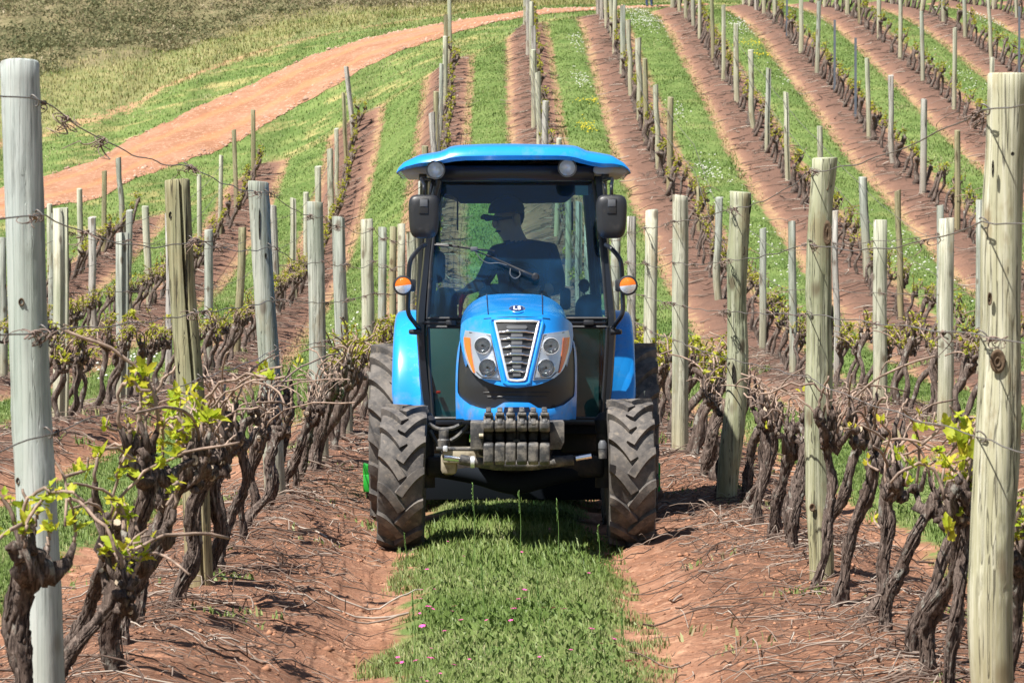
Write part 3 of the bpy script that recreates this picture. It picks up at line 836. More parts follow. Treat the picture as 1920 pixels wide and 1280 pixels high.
KNOTS = {(1, 0): [(1866, 676, 30, 46), (1866, 678, 12, 20), (1857, 318, 5, 34), (1846, 888, 14, 13), (1893, 290, 7, 8), (1852, 560, 9, 26)],
         (1, 1): [(1548, 345, 8, 30), (1549, 437, 17, 48), (1550, 440, 8, 30), (1521, 1098, 6, 20), (1522, 950, 12, 16), (1560, 600, 5, 60)],
         (1, 2): [(1404, 386, 7, 34), (1392, 470, 8, 20), (1374, 700, 6, 40)],
         (0, 0): [(46, 566, 12, 16), (80, 640, 7, 22), (16, 900, 8, 14)], (0, 1): [(322, 404, 7, 14), (338, 690, 6, 20), (338, 728, 5, 10), (352, 470, 3, 200), (342, 960, 6, 14)],
         (0, 2): [(500, 480, 4, 12), (488, 420, 3, 60)], (0, 4): [(644, 600, 6, 14)]}
POSTS = {}        # k -> list of (depth, x_base, z_base, x_top, z_top)
MATN = {'wood_cream': 'cream-brown', 'wood_moss': 'green-brown', 'wood_smooth': 'smooth blue-grey', 'wood_grey': 'grey-green', 'wood_pale': 'pale', 'wood_olive': 'olive-brown', 'wood_silver': 'silvery'}
FMESH = {}
pr = random.Random(11)
def far_post_mesh(v):
    if v not in FMESH:
        FMESH[v] = mesh_of('post', post_geo(1.0, 0.13, ['round', 'wavy', 'plank', 'round', 'split'][v % 5], 300 + v, False), M['wood_grey'], True, 50)
    return FMESH[v]
GROUP_P = 'trellis posts standing along the vine rows'
nposts = 0
for k in sorted(set(list(NEAR) + list(FORM))):
    lst = []
    for (tx, ty, bx, Y, dia, mt, st) in NEAR.get(k, []):
        s = F / Y
        xb = (bx - VPX) / s; xt = (tx - VPX) / s; zt = EYE + (VPY - ty) / s
        zb = gz(xb, Y)
        lst.append((Y, xb, zb, xt, zt, dia, mt, st))
    for Y in FORM.get(k, []):
        x = float(row_x(k, Y)) + pr.uniform(-.05, .05)
        zb = gz(x, Y); hh = pr.uniform(2.16, 2.36)
        mt = pr.choice(['wood_grey', 'wood_pale', 'wood_pale', 'wood_pale', 'wood_olive', 'wood_silver'])
        st = 'steel' if (k == 4 and Y in (96.4, 102.3)) or (k == 4 and Y == 118.5) or (k == 6 and Y == 106) else pr.choice(['round', 'round', 'wavy', 'plank'])
        ln = pr.uniform(-.09, .04) if k >= 1 else pr.uniform(-.12, .03)
        if k in (-1,) and Y == 108.6: ln = -.26
        lst.append((Y, x, zb, x + ln, zb + hh, pr.uniform(.125, .17), mt, st))
    lst.sort()
    POSTS[k] = lst
    for i, (Y, xb, zb, xt, zt, dia, mt, st) in enumerate(lst):
        col = MATN[mt]
        sh = {'round': 'round', 'wavy': 'knotty crooked', 'split': 'deeply split', 'plank': 'squared', 'steel': 'thin'}[st]
        if st == 'steel':
            lab = 'thin grey steel stake, %s post from the front, %s' % (ORD[i], row_name(k))
            r = thing('steel_post', (xb, Y, zb), lab, 'post', GROUP_P)
            h = zt - zb
            g = prism([(-.035, -.02), (.035, -.02), (.035, -.012), (.006, -.012), (.006, .03), (-.006, .03), (-.006, -.012), (-.035, -.012)], 'z', -.1, h)
            link('stake', mesh_of('stake', g, M['galv'], True, 30), r)
            nposts += 1
            continue
        lab = '%s %s wooden post, %s from the front, %s' % (col, '' if mt == 'wood_smooth' else sh, ORD[i], row_name(k))
        lab = ' '.join(lab.split())
        near = Y < 30
        if near or Y < 60:
            g = post_geo(zt - zb, dia, st, 100 + nposts, near, (xt - xb, 0))
            me = mesh_of('post', g, M[mt], True, 60)
            o = tag(link('wooden_post', me, None, (xb, Y, zb)), lab, 'post', GROUP_P)
            if near and Y < 26:
                sg = Geo()
                for zz in (2.06, 1.70, 1.34, 1.02):
                    f_ = zz / (zt - zb); xx = (xt - xb) * f_ + (.058 if k == 0 else -.058)
                    link('staple', mesh_of('staple', staple_geo(xx, -.045, zz, 1), M['wire']), o)
            for (kp, kq, kw, kh) in KNOTS.get((k, i), []):
                s_ = F / Y; zz_ = EYE + (VPY - kq) / s_ - zb; xx_ = (kp - VPX) / s_ - xb
                xa = (xt - xb) * zz_ / (zt - zb); dx_ = max(-.8, min(.8, (xx_ - xa) / (dia / 2)))
                yy_ = -math.sqrt(1 - dx_ * dx_) * dia / 2 * .985
                w_, h_ = kw / s_ / 2, kh / s_ / 2
                gk = lathe([(-.001, w_), (-.006, w_ * .86), (-.004, w_ * .7), (.002, w_ * .3), (.004, .0005)], (0, 0, 0), 'y', 14)
                gk.v[0][:, 2] *= h_ / w_; gk.v[0][:, 0] += xa + dx_ * dia / 2; gk.v[0][:, 1] += yy_; gk.v[0][:, 2] += zz_
                link('knot', mesh_of('knot', gk, M['knot'] if kw > 7 else M['crack']), o)
            if st == 'split' and near:
                h = zt - zb; a0 = -np.pi / 2 + .30
                g = Geo()
                tt = np.linspace(.02, .985, 14)
                P = np.stack([(xt - xb) * tt + dia * .5 * .80 * np.cos(a0), dia * .5 * .80 * np.sin(a0) + 0 * tt, tt * h], -1)
        else:
            v = pr.randrange(8)
            key = (v, mt)
            if key not in FMESH:
                FMESH[key] = mesh_of('post', post_geo(1.0, 0.13, ['round', 'wavy', 'plank', 'round', 'split'][v % 5], 300 + v, False), M[mt], True, 50)
            o = tag(link('wooden_post', FMESH[key], None, (xb, Y, zb)), lab, 'post', GROUP_P)
            h = zt - zb
            o.scale = (dia / .13, dia / .13, h)
            o.rotation_euler = (0, math.atan2(xt - xb, h), pr.choice([0, math.pi]) if abs(xt - xb) < .01 else 0)
        nposts += 1
print('posts', nposts)

# ------------------------------------------------------------------ trellis wires
WIRE_N = {2.06: 'top', 1.70: 'second', 1.34: 'third', 1.02: 'lowest'}
def curl_geo(c, rng, size):
    """a knot of dried tendrils still clinging to the wire"""
    g = Geo()
    for _ in range(rng.integers(3, 7)):
        n = 16; t = np.linspace(0, 1, n)
        a = rng.uniform(0, 6.28); tw = rng.uniform(4, 14) * rng.choice([-1, 1])
        rr = size * (.25 + .75 * t) * rng.uniform(.3, 1)
        d = rng.normal(0, 1, 3) * size * .6
        P = np.stack([c[0] + rr * np.cos(a + tw * t) * .55 + d[0] * t, c[1] + rr * np.sin(a + tw * t) + d[1] * t, c[2] + rr * np.sin(a * 2 + tw * t * .8) * .5 - abs(d[2]) * t * .8], -1)
        g.merge(tube(P, np.linspace(.0032, .0014, n), 4, caps=False))
    return g
wr = np.random.default_rng(5)
for k in (-2, -1, 0, 1, 2, 3):
    lst = [p for p in POSTS[k] if p[0] < 100]
    hs = (2.06, 1.70, 1.34, 1.02) if k in (0, 1) else (2.0, 1.36)
    for hz in hs:
        g = Geo(); tg = Geo()
        pts = []
        seq = list(lst)
        if k in (0, 1):
            p0 = seq[0]; seq = [(p0[0] - 6.0, ROW0 + k * PITCH + (-.02), gz(p0[1], p0[0]), ROW0 + k * PITCH, gz(p0[1], p0[0]) + 2.3) + p0[5:]] + seq
        side = 1 if k <= 0 else -1
        for a, b in zip(seq[:-1], seq[1:]):
            def at(p):
                h = p[4] - p[2]; f_ = hz / h
                return np.array([p[1] + (p[3] - p[1]) * f_ + side * (p[5] / 2 + .006), p[0] - .03, p[2] + hz])
            A, B = at(a), at(b)
            near = a[0] < 30
            n = 22 if near else 5
            t = np.linspace(0, 1, n + 1)[:-1]
            sag = wr.uniform(.02, .07) if hz > 1.5 else wr.uniform(.0, .03)
            P = A[None] * (1 - t[:, None]) + B[None] * t[:, None]
            P[:, 2] -= 4 * sag * t * (1 - t)
            if near:
                P[:, 0] += .006 * np.sin(t * 31 + wr.uniform(0, 6)); P[:, 2] += .005 * np.sin(t * 23 + wr.uniform(0, 6))
            pts.extend(P.tolist())
            if a[0] < 45:
                m_ = int(wr.integers(2, 5)) if hz > 1.2 else 2
                for _ in range(m_):
                    tt = float(np.clip(wr.choice([wr.uniform(0, .06), wr.uniform(.1, .9), wr.uniform(.93, 1)]), 0, 1))
                    c = A * (1 - tt) + B * tt; c[2] -= 4 * sag * tt * (1 - tt)
                    tg.merge(curl_geo(c, wr, wr.uniform(.03, .075)))
        pts.append(B.tolist())
        P = np.array(pts)
        rad = np.interp(P[:, 1], [8, 20, 60, 100], [.0024, .0030, .0050, .007])
        g.merge(tube(P, rad, 5, caps=False))
        lab = '%s wire strung between the posts of the %s' % (WIRE_N.get(hz, 'upper' if hz > 1.5 else 'lower'), row_name(k))
        org = tuple(P[0])
        o = tag(link('trellis_wire', mesh_of('wire', g, M['wire'], True, None, org), None, org), lab, 'wire', 'wires of the vine trellis')
        if tg.n:
            t_ = tag(link('dried_tendrils', mesh_of('dried_tendrils', tg, M['tendril'], True, None, org), o), kind='stuff')

# ------------------------------------------------------------------ grapevines
def leaf_mesh(seed):
    r = np.random.default_rng(seed)
    # five lobed outline with a toothed edge, base at the origin, unit length along +Y
    ang = np.radians([-148, -112, -88, -62, -44, -20, 0, 20, 44, 62, 88, 112, 148])
    rad = np.array([.42, .60, .47, .88, .58, .92, 1.12, .92, .58, .88, .47, .60, .42]) * r.uniform(.9, 1.1, 13)
    x = np.sin(ang) * rad * .55; y = .22 + np.cos(ang) * rad * .62
    z = .16 * np.abs(x) ** 1.2 * 2 - .22 * np.clip(y - .3, 0, 1) ** 2 + r.uniform(-.05, .05, 13)
    V = np.concatenate([np.stack([x, y, z], -1), [[0, .02, 0], [0, .38, -.05]]])
    T = []
    for i in range(12): T.append([14, i + 1, i] if False else [14, i, i + 1])
    T.append([14, 12, 13]); T.append([14, 13, 0])
    T = [t[::-1] for t in T]
    tone = np.concatenate([np.clip(.35 + r.uniform(-.2, .3, 13), 0, 1), [.2, .25]])
    return Geo().add(V, None, T, tone)
LEAFG = [leaf_mesh(i) for i in range(5)]
LEAFM = [mesh_of('leaf', g, M['leaf'], True) for g in LEAFG]

def rotm(yaw, pitch, roll):
    from mathutils import Euler
    return Euler((pitch, roll, yaw)).to_matrix()

def vine(seed, detail):
    """-> trunk Geo, list of cane Geos, list of cut ends, list of leaf placements (pos, euler, size)"""
    r = np.random.default_rng(seed)
    trunk = Geo(); canes = []; leaves = []; cuts = Geo()
    H = r.uniform(.55, .70); lean = r.uniform(.04, .30); ly = r.uniform(-.12, .12)
    n = {2: 44, 1: 15, 0: 5}[detail]; sides = {2: 18, 1: 8, 0: 5}[detail]
    t = np.linspace(0, 1, n)
    ph = r.uniform(0, 6.3, 8)
    w = r.uniform(.015, .045)
    x = lean * (t ** r.uniform(.7, 1.6)) + w * np.sin(t * 5.5 + ph[0]) * np.minimum(1, t * 3) + .4 * w * np.sin(t * 13 + ph[1])
    y = ly * t + w * np.sin(t * 5 + ph[2]) * np.minimum(1, t * 3)
    z = -.05 + t * (H + .05)
    r0 = r.uniform(.021, .031) if r.random() < .8 else r.uniform(.031, .040)
    r0 *= {2: 1.0, 1: 1.30, 0: 1.7}[detail]
    R = r0 * (1.0 + .45 * np.exp(-t * 9) + .15 * np.sin(t * 9 + ph[3]) + .12 * np.sin(t * 21 + ph[4]) + .25 * sstep(.72, .96, t))
    P = np.stack([x, y, z], -1)
    def bark(n, sides, amp):
        th = np.arange(sides) / sides * 2 * np.pi; tt = np.linspace(0, 1, n)[:, None]
        d = amp * (.55 * np.sin(3 * th[None] + 7 * tt + ph[5]) + .35 * np.sin(5 * th[None] - 11 * tt + ph[6]) + .3 * np.sin(2 * th[None] + 17 * tt + ph[7]))
        if detail == 2: d = d + .13 * r.standard_normal((n, sides)) + .13 * np.repeat(r.standard_normal((1, sides)), n, 0) + .07 * np.repeat(r.standard_normal((n // 4 + 1, sides)), 4, 0)[:n]
        return d
    trunk.merge(tube(P, R, sides, bark(n, sides, .22)))
    if detail == 2:
        for _ in range(44):
            i0 = int(r.integers(3, n - 12)); ln_ = int(r.integers(4, 11)); a_ = r.uniform(0, 6.28)
            seg = P[i0:i0 + ln_]; k_ = len(seg); off = np.stack([np.cos(a_ + np.linspace(0, .5, k_)), np.sin(a_ + np.linspace(0, .5, k_)), 0 * np.linspace(0, 1, k_)], -1)
            rr_ = R[i0:i0 + ln_] * (1.06 + .25 * np.linspace(0, 1, k_) ** 3 * r.uniform(0, 1))
            trunk.merge(tube(seg + off * rr_[:, None], np.linspace(.0045, .0025, k_) * r.uniform(.7, 1.6), 4, .3 * r.standard_normal((k_, 4))))
    top = P[-1]
    heads = []
    na = r.integers(2, 4) if detail else 2
    sgn = 1
    for a in range(na):
        sgn = -sgn
        L = r.uniform(.10, .26); az = r.uniform(-.5, .5) + (np.pi / 2) * sgn
        up = r.uniform(.02, .12)
        d = np.array([np.cos(az) * L, np.sin(az) * L, up])
        m = 7 if detail else 3
        tt = np.linspace(0, 1, m)[:, None]
        Pa = top[None] - np.array([0, 0, .05]) + d[None] * tt + np.array([0, 0, -.05]) * np.sin(tt * np.pi) + (r.standard_normal((m, 3)) * .012 if detail else 0)
        Pa[0] = top - np.array([0, 0, .06])
        Ra = np.linspace(r0 * .95, r0 * .55, m) * (1 + .18 * r.standard_normal(m))
        trunk.merge(tube(Pa, Ra, max(5, sides - 6), bark(m, max(5, sides - 6), .22)))
        heads.append((Pa[-1], Ra[-1])); heads.append((Pa[m // 2], Ra[m // 2]))
    heads.append((top, r0 * 1.2))
    # knobs and old cuts
    if detail:
        for _ in range(int(r.integers(9, 14)) if detail == 2 else 5):
            h, rh = heads[r.integers(len(heads))]
            c = h + np.clip(r.normal(0, 1, 3), -1.4, 1.4) * np.array([.018, .026, .020])
            kr = r.uniform(.010, .027)
            u = r.normal(0, 1, 3); u /= np.linalg.norm(u)
            Pk = c[None] + np.linspace(-1, 1, 6)[:, None] * u[None] * kr * r.uniform(1.0, 2.2)
            Rk = kr * np.sqrt(np.clip(1 - np.linspace(-.93, .93, 6) ** 2, .02, 1))
            trunk.merge(tube(Pk, Rk, 8, .34 * r.standard_normal((6, 8))))
        for _ in range(5 if detail == 2 else 2):
            h, rh = heads[r.integers(len(heads))]
            u = np.array([r.normal(0, .5), -abs(r.normal(.8, .3)), r.normal(.1, .4)]); u /= np.linalg.norm(u)
            c = h + u * rh * 1.15
            rr = r.uniform(.009, .018)
            trunk.merge(tube([h, c - u * .002], [rr * 1.25, rr * 1.1], 9, caps=False))
            cuts.merge(tube([c - u * .006, c], [rr * 1.06, rr * .95], 9))
    # spurs and canes
    ncane = {2: int(r.integers(8, 14)), 1: int(r.integers(9, 14)), 0: 5}[detail]
    for c_ in range(ncane):
        h, rh = heads[r.integers(len(heads))]
        s0 = h + np.array([r.normal(0, .02), r.normal(0, .03), .012])
        az = r.uniform(0, 6.28)
        d = np.array([np.cos(az) * .35, np.sin(az) * .5, r.uniform(.75, 1.1)])
        Ls = r.uniform(.04, .09)
        s1 = s0 + d * Ls
        if detail: trunk.merge(tube([s0, (s0 + s1) / 2 + r.normal(0, .006, 3), s1], [.017, .013, .011], 7 if detail == 2 else 5, .12 * r.standard_normal((3, 7 if detail == 2 else 5))))
        long_ = r.random() < .45
        L = r.uniform(.16, .46) if long_ else r.uniform(.05, .16)
        m = {2: 12, 1: 6, 0: 3}[detail]
        tt = np.linspace(0, 1, m)
        droop = r.uniform(.25, .95) if long_ else .05
        hx = r.normal(0, .7); hy = r.normal(0, 1.2)
        Pc = s1[None] + np.stack([d[0] * L * tt * .6 + hx * L * tt ** 2 * .7, d[1] * L * tt * .6 + hy * L * tt ** 2 * .7, L * (tt - droop * tt ** 2.2)], -1)
        if detail == 2: Pc += .004 * np.sin(np.arange(m) * 2.1)[:, None] * r.normal(0, 1, 3)[None]
        rc = r.uniform(.0045, .0075) * (1 if detail == 2 else 1.25)
        canes.append(tube(Pc, np.linspace(rc * 1.15, rc * .8, m), {2: 7, 1: 4, 0: 3}[detail]))
        nt_ = r.integers(1, 4) if detail else 2
        for _ in range(nt_):
            f_ = r.uniform(.25, 1); c0 = Pc[int(f_ * (m - 1))]
            nl = int(r.integers(3, 6)) if detail else 3
            big = r.uniform(.026, .046) * (1.0 if detail == 2 else 1.25 if detail == 1 else 1.8)
            for q in range(nl):
                a_ = r.uniform(0, 6.28)
                leaves.append((c0 + r.normal(0, .010, 3), (r.uniform(-.3, 1.2), r.uniform(-.6, .6), a_), big * r.uniform(.6, 1.25)))
    return trunk, canes, cuts, leaves

def leaves_geo(lv, r):
    g = Geo()
    from mathutils import Euler
    for (p, e, s) in lv:
        Mx = np.eye(4); Mx[:3, :3] = np.array(Euler(e).to_matrix()) * s; Mx[:3, 3] = p
        k = int(r.integers(5)); n0 = len(g.c)
        g.merge(LEAFG[k], Mx)
        g.c[-1] = np.clip(g.c[-1] * .5 + r.uniform(0, .6), 0, 1)
    return g

# where vines stand
SPC = 1.02
vines = []
vr = np.random.default_rng(99)
for k in sorted(POSTS):
    y0 = {0: 9.35, 1: 9.0}.get(k, POSTS[k][0][0] - 3)
    y = y0
    cnt = {}
    while True:
        y += (.80 if y > 30 else .80) * vr.uniform(.86, 1.14) * (1 if y < 80 else 1.08)
        x = float(row_x(k, y)) + vr.normal(0, .035)
        if float(block(np.array([x]), np.array([y]))[0]) < 1.2 or y > 143: break
        s = F / y; px = VPX + x * s
        if px < -160 or px > 2080: continue
        if vr.random() < .04 and y > 20: continue           # gaps where a vine died
        if min(abs(p[0] - y) for p in POSTS[k]) < .22: y += .25
        before = [i for i, p in enumerate(POSTS[k]) if p[0] <= y]
        pi = before[-1] if before else -1
        cnt[pi] = cnt.get(pi, 0) + 1
        vines.append([y, x, k, pi, cnt[pi]])
vines.sort(key=lambda v: v[0])
def hidden(v):
    """straight behind the cab and hood from the photographed place"""
    y, x = v[0], v[1]; s = F / y; px = VPX + x * s
    if not (720 < px < 1225) or y < 24: return False
    zt = gz(x, y) + 1.15
    return VPY - (zt - EYE) * s > 300
vis = [v for v in vines if not hidden(v)]
solo = vis[:300]
ids = set(id(v) for v in solo)
rest = [v for v in vines if id(v) not in ids]
print('vines', len(vines), 'solo', len(solo), 'rest', len(rest))
proto = {}
for s_ in range(10):
    tr, cn, ct, lv = vine(500 + s_, 1)
    cg = Geo()
    for c in cn: cg.merge(c)
    proto[s_] = (mesh_of('trunk', tr.merge(Geo()), M['bark']), mesh_of('canes', cg, M['cane']), mesh_of('cut_ends', ct, M['cut']), mesh_of('leaves', leaves_geo(lv, vr), M['foliage']))
GV = 'pruned old grapevines growing along the rows'
SHAPE = ['gnarled grapevine', 'twisted dark grapevine', 'leaning old grapevine', 'knobbly pruned grapevine']
nleaf = 0
for (y, x, k, pi, c) in solo:
    where = ('%s vine behind the %s post, %s' % (ORD[c - 1], ORD[pi], row_name(k))) if pi >= 0 else ('%s vine before the first post, %s' % (ORD[c - 1], row_name(k)))
    lab = '%s, %s' % (SHAPE[int(vr.integers(4))], where)
    root = thing('grapevine', (x, y, gz(x, y)), lab, 'grapevine', GV)
    sc = vr.uniform(.92, 1.12)
    root.scale = (sc * (.86 if y < 27 else 1), sc * (.92 if y < 27 else 1), sc * vr.uniform(.95, 1.12))
    yaw = vr.uniform(-.5, .5)
    root.rotation_euler = (0, 0, yaw)
    if k in (0, 1) and y < 26.5:
        tr, cn, ct, lv = vine(int(y * 1000) + k, 2)
        link('trunk', mesh_of('trunk', tr, M['bark']), root)
        for cg in cn: link('cane', mesh_of('cane', cg, M['cane']), root)
        if ct.n: tag(link('pruning_cuts', mesh_of('pruning_cuts', ct, M['cut'], True, 40), root), kind='stuff')
        for (p, e, s) in lv:
            if nleaf < 900:
                s2 = s * vr.uniform(.9, 1.6)
                link('leaf', LEAFM[int(vr.integers(5))], root, tuple(p), e, (s2, s2, s2)); nleaf += 1
    else:
        a = proto[int(vr.integers(10))]
        link('trunk', a[0], root); tag(link('canes', a[1], root), kind='stuff'); tag(link('pruning_cuts', a[2], root), kind='stuff')
        tag(link('leaves', a[3], root), kind='stuff')
print('leaves', nleaf)
# the rest of them, far up the slope or hidden behind the tractor: one mass
lowp = [vine(700 + i, 0) for i in range(8)]
midp = []
gt = Geo(); gc = Geo(); gl = Geo()
lowt = []
for tr, cn, ct, lv in lowp:
    cg = Geo()
    for c in cn: cg.merge(c)
    lowt.append((tr, cg, leaves_geo(lv, vr)))
for (y, x, k, pi, c) in rest:
    tr, cg, lg = lowt[int(vr.integers(8))]
    a = vr.uniform(-.5, .5); s = vr.uniform(.95, 1.15)
    Mx = np.eye(4); Mx[:3, :3] = np.array([[math.cos(a), -math.sin(a), 0], [math.sin(a), math.cos(a), 0], [0, 0, 1]]) * s
    Mx[:3, 3] = (x, y, gz(x, y))
    gt.merge(tr, Mx); gc.merge(cg, Mx); gl.merge(lg, Mx)
o = tag(link('distant_grapevines', mesh_of('distant_grapevines', gt, M['bark'])), 'mass of small dark grapevines further up the slope behind the tractor', 'grapevines', kind='stuff')
tag(link('distant_canes', mesh_of('distant_canes', gc, M['cane']), o), kind='stuff')
tag(link('distant_leaves', mesh_of('distant_leaves', gl, M['foliage']), o), kind='stuff')

# larger tufts of leaves on the nearest vines: photograph x, y and the row they grow on
TUFTS = [(335, 770, 0, .085, 9), (322, 800, 0, .08, 7), (222, 975, 0, .085, 9), (240, 1000, 0, .07, 5), (490, 690, 0, .075, 7), (85, 838, 0, .075, 6), (92, 1055, 0, .06, 7), (75, 1085, 0, .05, 4),
         (440, 1165, 0, .035, 3), (385, 850, 0, .04, 6), (160, 880, 0, .05, 6), (200, 800, 0, .045, 4), (170, 960, 0, .045, 5), (275, 850, 0, .045, 6), (410, 800, 0, .045, 5), (560, 680, 0, .05, 5),
         (1795, 815, 1, .085, 10), (1815, 850, 1, .08, 7), (1780, 1000, 1, .06, 8), (1690, 850, 1, .045, 6), (1655, 795, 1, .04, 5), (1750, 800, 1, .045, 5), (1510, 740, 1, .055, 6),
         (1628, 870, 1, .035, 5), (1700, 905, 1, .04, 4), (1725, 790, 1, .04, 5), (1440, 800, 1, .04, 4), (1640, 975, 1, .03, 3), (1600, 800, 1, .03, 4), (1860, 760, 1, .05, 4)]
near_roots = [o for o in COL.objects if o.name.startswith('grapevine') and o.parent is None and o.location.y < 27]
for (px, py, k, size, n) in TUFTS:
    X = ROW0 + k * PITCH + vr.uniform(-.05, .05)
    s = (px - VPX) / X; Y = F / s; Z = EYE + (VPY - py) / s
    p = Vector((X, Y, Z))
    cand = [o for o in near_roots if (k == 0) == (o.location.x < 0)]
    root = min(cand, key=lambda o: abs(o.location.y + .0 - Y))
    Mi = (Matrix.Translation(root.location) @ root.rotation_euler.to_matrix().to_4x4() @ Matrix.Diagonal((*root.scale, 1))).inverted()
    q = Mi @ p
    a = Vector((vr.uniform(-.05, .1), vr.uniform(-.05, .05), .78))
    if q.z > .8:
        P = spline([a, (a + q) / 2 + Vector((.04, .02, .02)), q, q + Vector((.01, 0, .05))], 12)
    else:
        P = spline([Vector((q.x * .3, q.y * .3, q.z - .02)), q, q + Vector((.01, 0, .04))], 8)
    link('cane', mesh_of('cane', tube(P, np.linspace(.0065, .004, len(P)), 6), M['cane']), root)
    for i in range(n):
        d = Vector((vr.normal(0, .32), vr.normal(0, .3), vr.normal(0, .38))) * size
        e = (vr.uniform(.5, 1.7), vr.uniform(-.4, .4), vr.uniform(-1.2, 1.2) + (0 if vr.random() < .7 else 3.1))
        s2 = size * vr.uniform(.6, 1.1)
        link('leaf', LEAFM[int(vr.integers(5))], root, tuple(q + d), e, (s2, s2, s2))

# ------------------------------------------------------------------ tractor
TX, TY = 0.115, 20.8          # front axle centre
ZG = gz(TX - .69, TY) * .5 + gz(TX + .69, TY) * .5
TR = thing('tractor', (TX, TY, 0), 'blue compact tractor with a glazed cab driving between the vine rows', 'tractor')
TO = (TX, TY, 0)
def tp(name, g, mat, parent=None, angle=35, smooth=True):
    return link(name, mesh_of(name, g, mat, smooth, angle, TO), parent or TR)
XC = TX
def yface(x, z):
    """front surface of the nose"""
    a = np.abs(np.asarray(x) - XC) / .34
    return 20.24 + .13 * a ** 2 + .12 * a ** 5 + .34 * np.clip(np.asarray(z) - .98, 0, 1) ** 1.3 + .10 * np.clip(.98 - np.asarray(z), 0, 1)
def PF(px, py, off=0.0):
    """pixel on the nose surface, off = metres in front of it"""
    px = np.asarray(px, float); py = np.asarray(py, float)
    Y = np.full(np.broadcast(px, py).shape, 20.4)
    for _ in range(4):
        x = (px - VPX) * Y / F; z = EYE + (VPY - py) * Y / F
        Y = yface(x, z)
    Y = Y - off
    return np.stack([(px - VPX) * Y / F, Y, EYE + (VPY - py) * Y / F], -1)
def patch(left, right, nu=10, off=0.0, thick=.02, n=24):
    """panel on the nose between two pixel polylines (same vertical order)"""
    Lp = spline(np.array([(a, 0, b) for a, b in left], float), n)[:, [0, 2]] if len(left) > 2 else np.linspace(left[0], left[1], n)
    Rp = spline(np.array([(a, 0, b) for a, b in right], float), n)[:, [0, 2]] if len(right) > 2 else np.linspace(right[0], right[1], n)
    u = np.linspace(0, 1, nu)[None, :, None]
    G = Lp[:, None] * (1 - u) + Rp[:, None] * u
    A = PF(G[..., 0], G[..., 1], off)
    g = Geo()
    i = np.arange(n - 1)[:, None]; j = np.arange(nu - 1)[None]
    Q = np.stack([i * nu + j, i * nu + j + 1, (i + 1) * nu + j + 1, (i + 1) * nu + j], -1).reshape(-1, 4)[:, ::-1]
    g.add(A.reshape(-1, 3), Q)
    # rim going back
    loop = np.concatenate([A[0, :], A[1:, -1], A[-1, -2::-1], A[-2:0:-1, 0]])
    back = loop.copy(); back[:, 1] += thick
    g.merge(loft([loop, back]))
    return g
MX = 969.0
mir = lambda L: [(2 * MX - a, b) for a, b in L]
# -- hood body behind the nose
prof = [(-1.0, 0), (-1.0, .35), (-1.0, .62), (-.975, .76), (-.93, .83), (-.86, .885), (-.76, .93), (-.64, .965), (-.52, .99), (-.30, 1.0), (0, 1.004)]
prof = prof + [(-a, b) for a, b in prof[-2::-1]]
rings = []
for Y, hw, zt in ((20.56, .325, 1.398), (20.66, .338, 1.425), (20.9, .345, 1.452), (21.3, .35, 1.49), (21.95, .355, 1.532)):
    rings.append([(XC + hw * a, Y + (0 if Y > 20.6 else 0), .84 + (zt - .84) * b) for a, b in prof])
hood = tp('hood', loft(rings, closed=False), M['blue'])
# -- nose shell: blue shield
out_l = [(909, 592), (897, 594), (880, 598), (868, 606), (863.5, 629), (866, 656), (876.7, 681), (894.5, 706), (925, 719), (950, 724)]
face = Geo()
rowsp = []
yy = np.linspace(590, 727, 40)
lx = np.interp(yy, [590, 592, 594, 597, 601, 607, 629, 656, 681, 706, 716.7, 723, 726, 727], [905, 893, 886, 878, 871, 865, 863, 866, 876.7, 894.5, 915, 936, 958, 966])
fp = patch([(a, b) for a, b in zip(lx, yy)], [(2 * MX - a, b) for a, b in zip(lx, yy)], 44, 0.0, .16, 44)
nose = tp('nose_panel', fp, M['blue'])
# join nose to hood: upper cowl strip
ring0 = np.array([PF(a, b) for a, b in zip(np.concatenate([lx[:9][::-1], 2 * MX - lx[:9]]), np.concatenate([yy[:9][::-1], yy[:9]]))])
hp = np.array(rings[0])
s_in = np.linspace(0, 1, 40)
def resamp(P, n):
    P = np.asarray(P); d = np.concatenate([[0], np.cumsum(np.linalg.norm(np.diff(P, axis=0), axis=1))]); t = np.linspace(0, d[-1], n)
    return np.stack([np.interp(t, d, P[:, i]) for i in range(3)], -1)
full_l = list(zip(lx, yy))[:27]
ringn = np.array([PF(a, b) for a, b in full_l[::-1]] + [PF(2 * MX - a, b) for a, b in full_l])
tp('cowl', loft([resamp(ringn, 60), resamp(.5 * resamp(ringn, 60) + .5 * resamp(hp[1:-1], 60) + np.array([0, 0, .006]), 60), resamp(hp[1:-1], 60)], closed=False), M['blue'])
# seams of the bonnet panels
for sx in (-1, 1):
    P = [(XC + sx * .5 * w, y, z + .004) for (y, z, w) in ((20.50, 1.392, .335), (20.66, 1.425 - .004, .335), (21.3, 1.487, .35), (21.9, 1.528, .36))]
    tp('bonnet_seam', tube(spline(P, 20), .003, 4), M['seam'], hood)
P = [PF(MX + dx, 594 + .0009 * dx * dx, .001) for dx in np.linspace(-62, 62, 24)]
tp('nose_seam', tube(P, .0022, 4), M['seam'], nose)
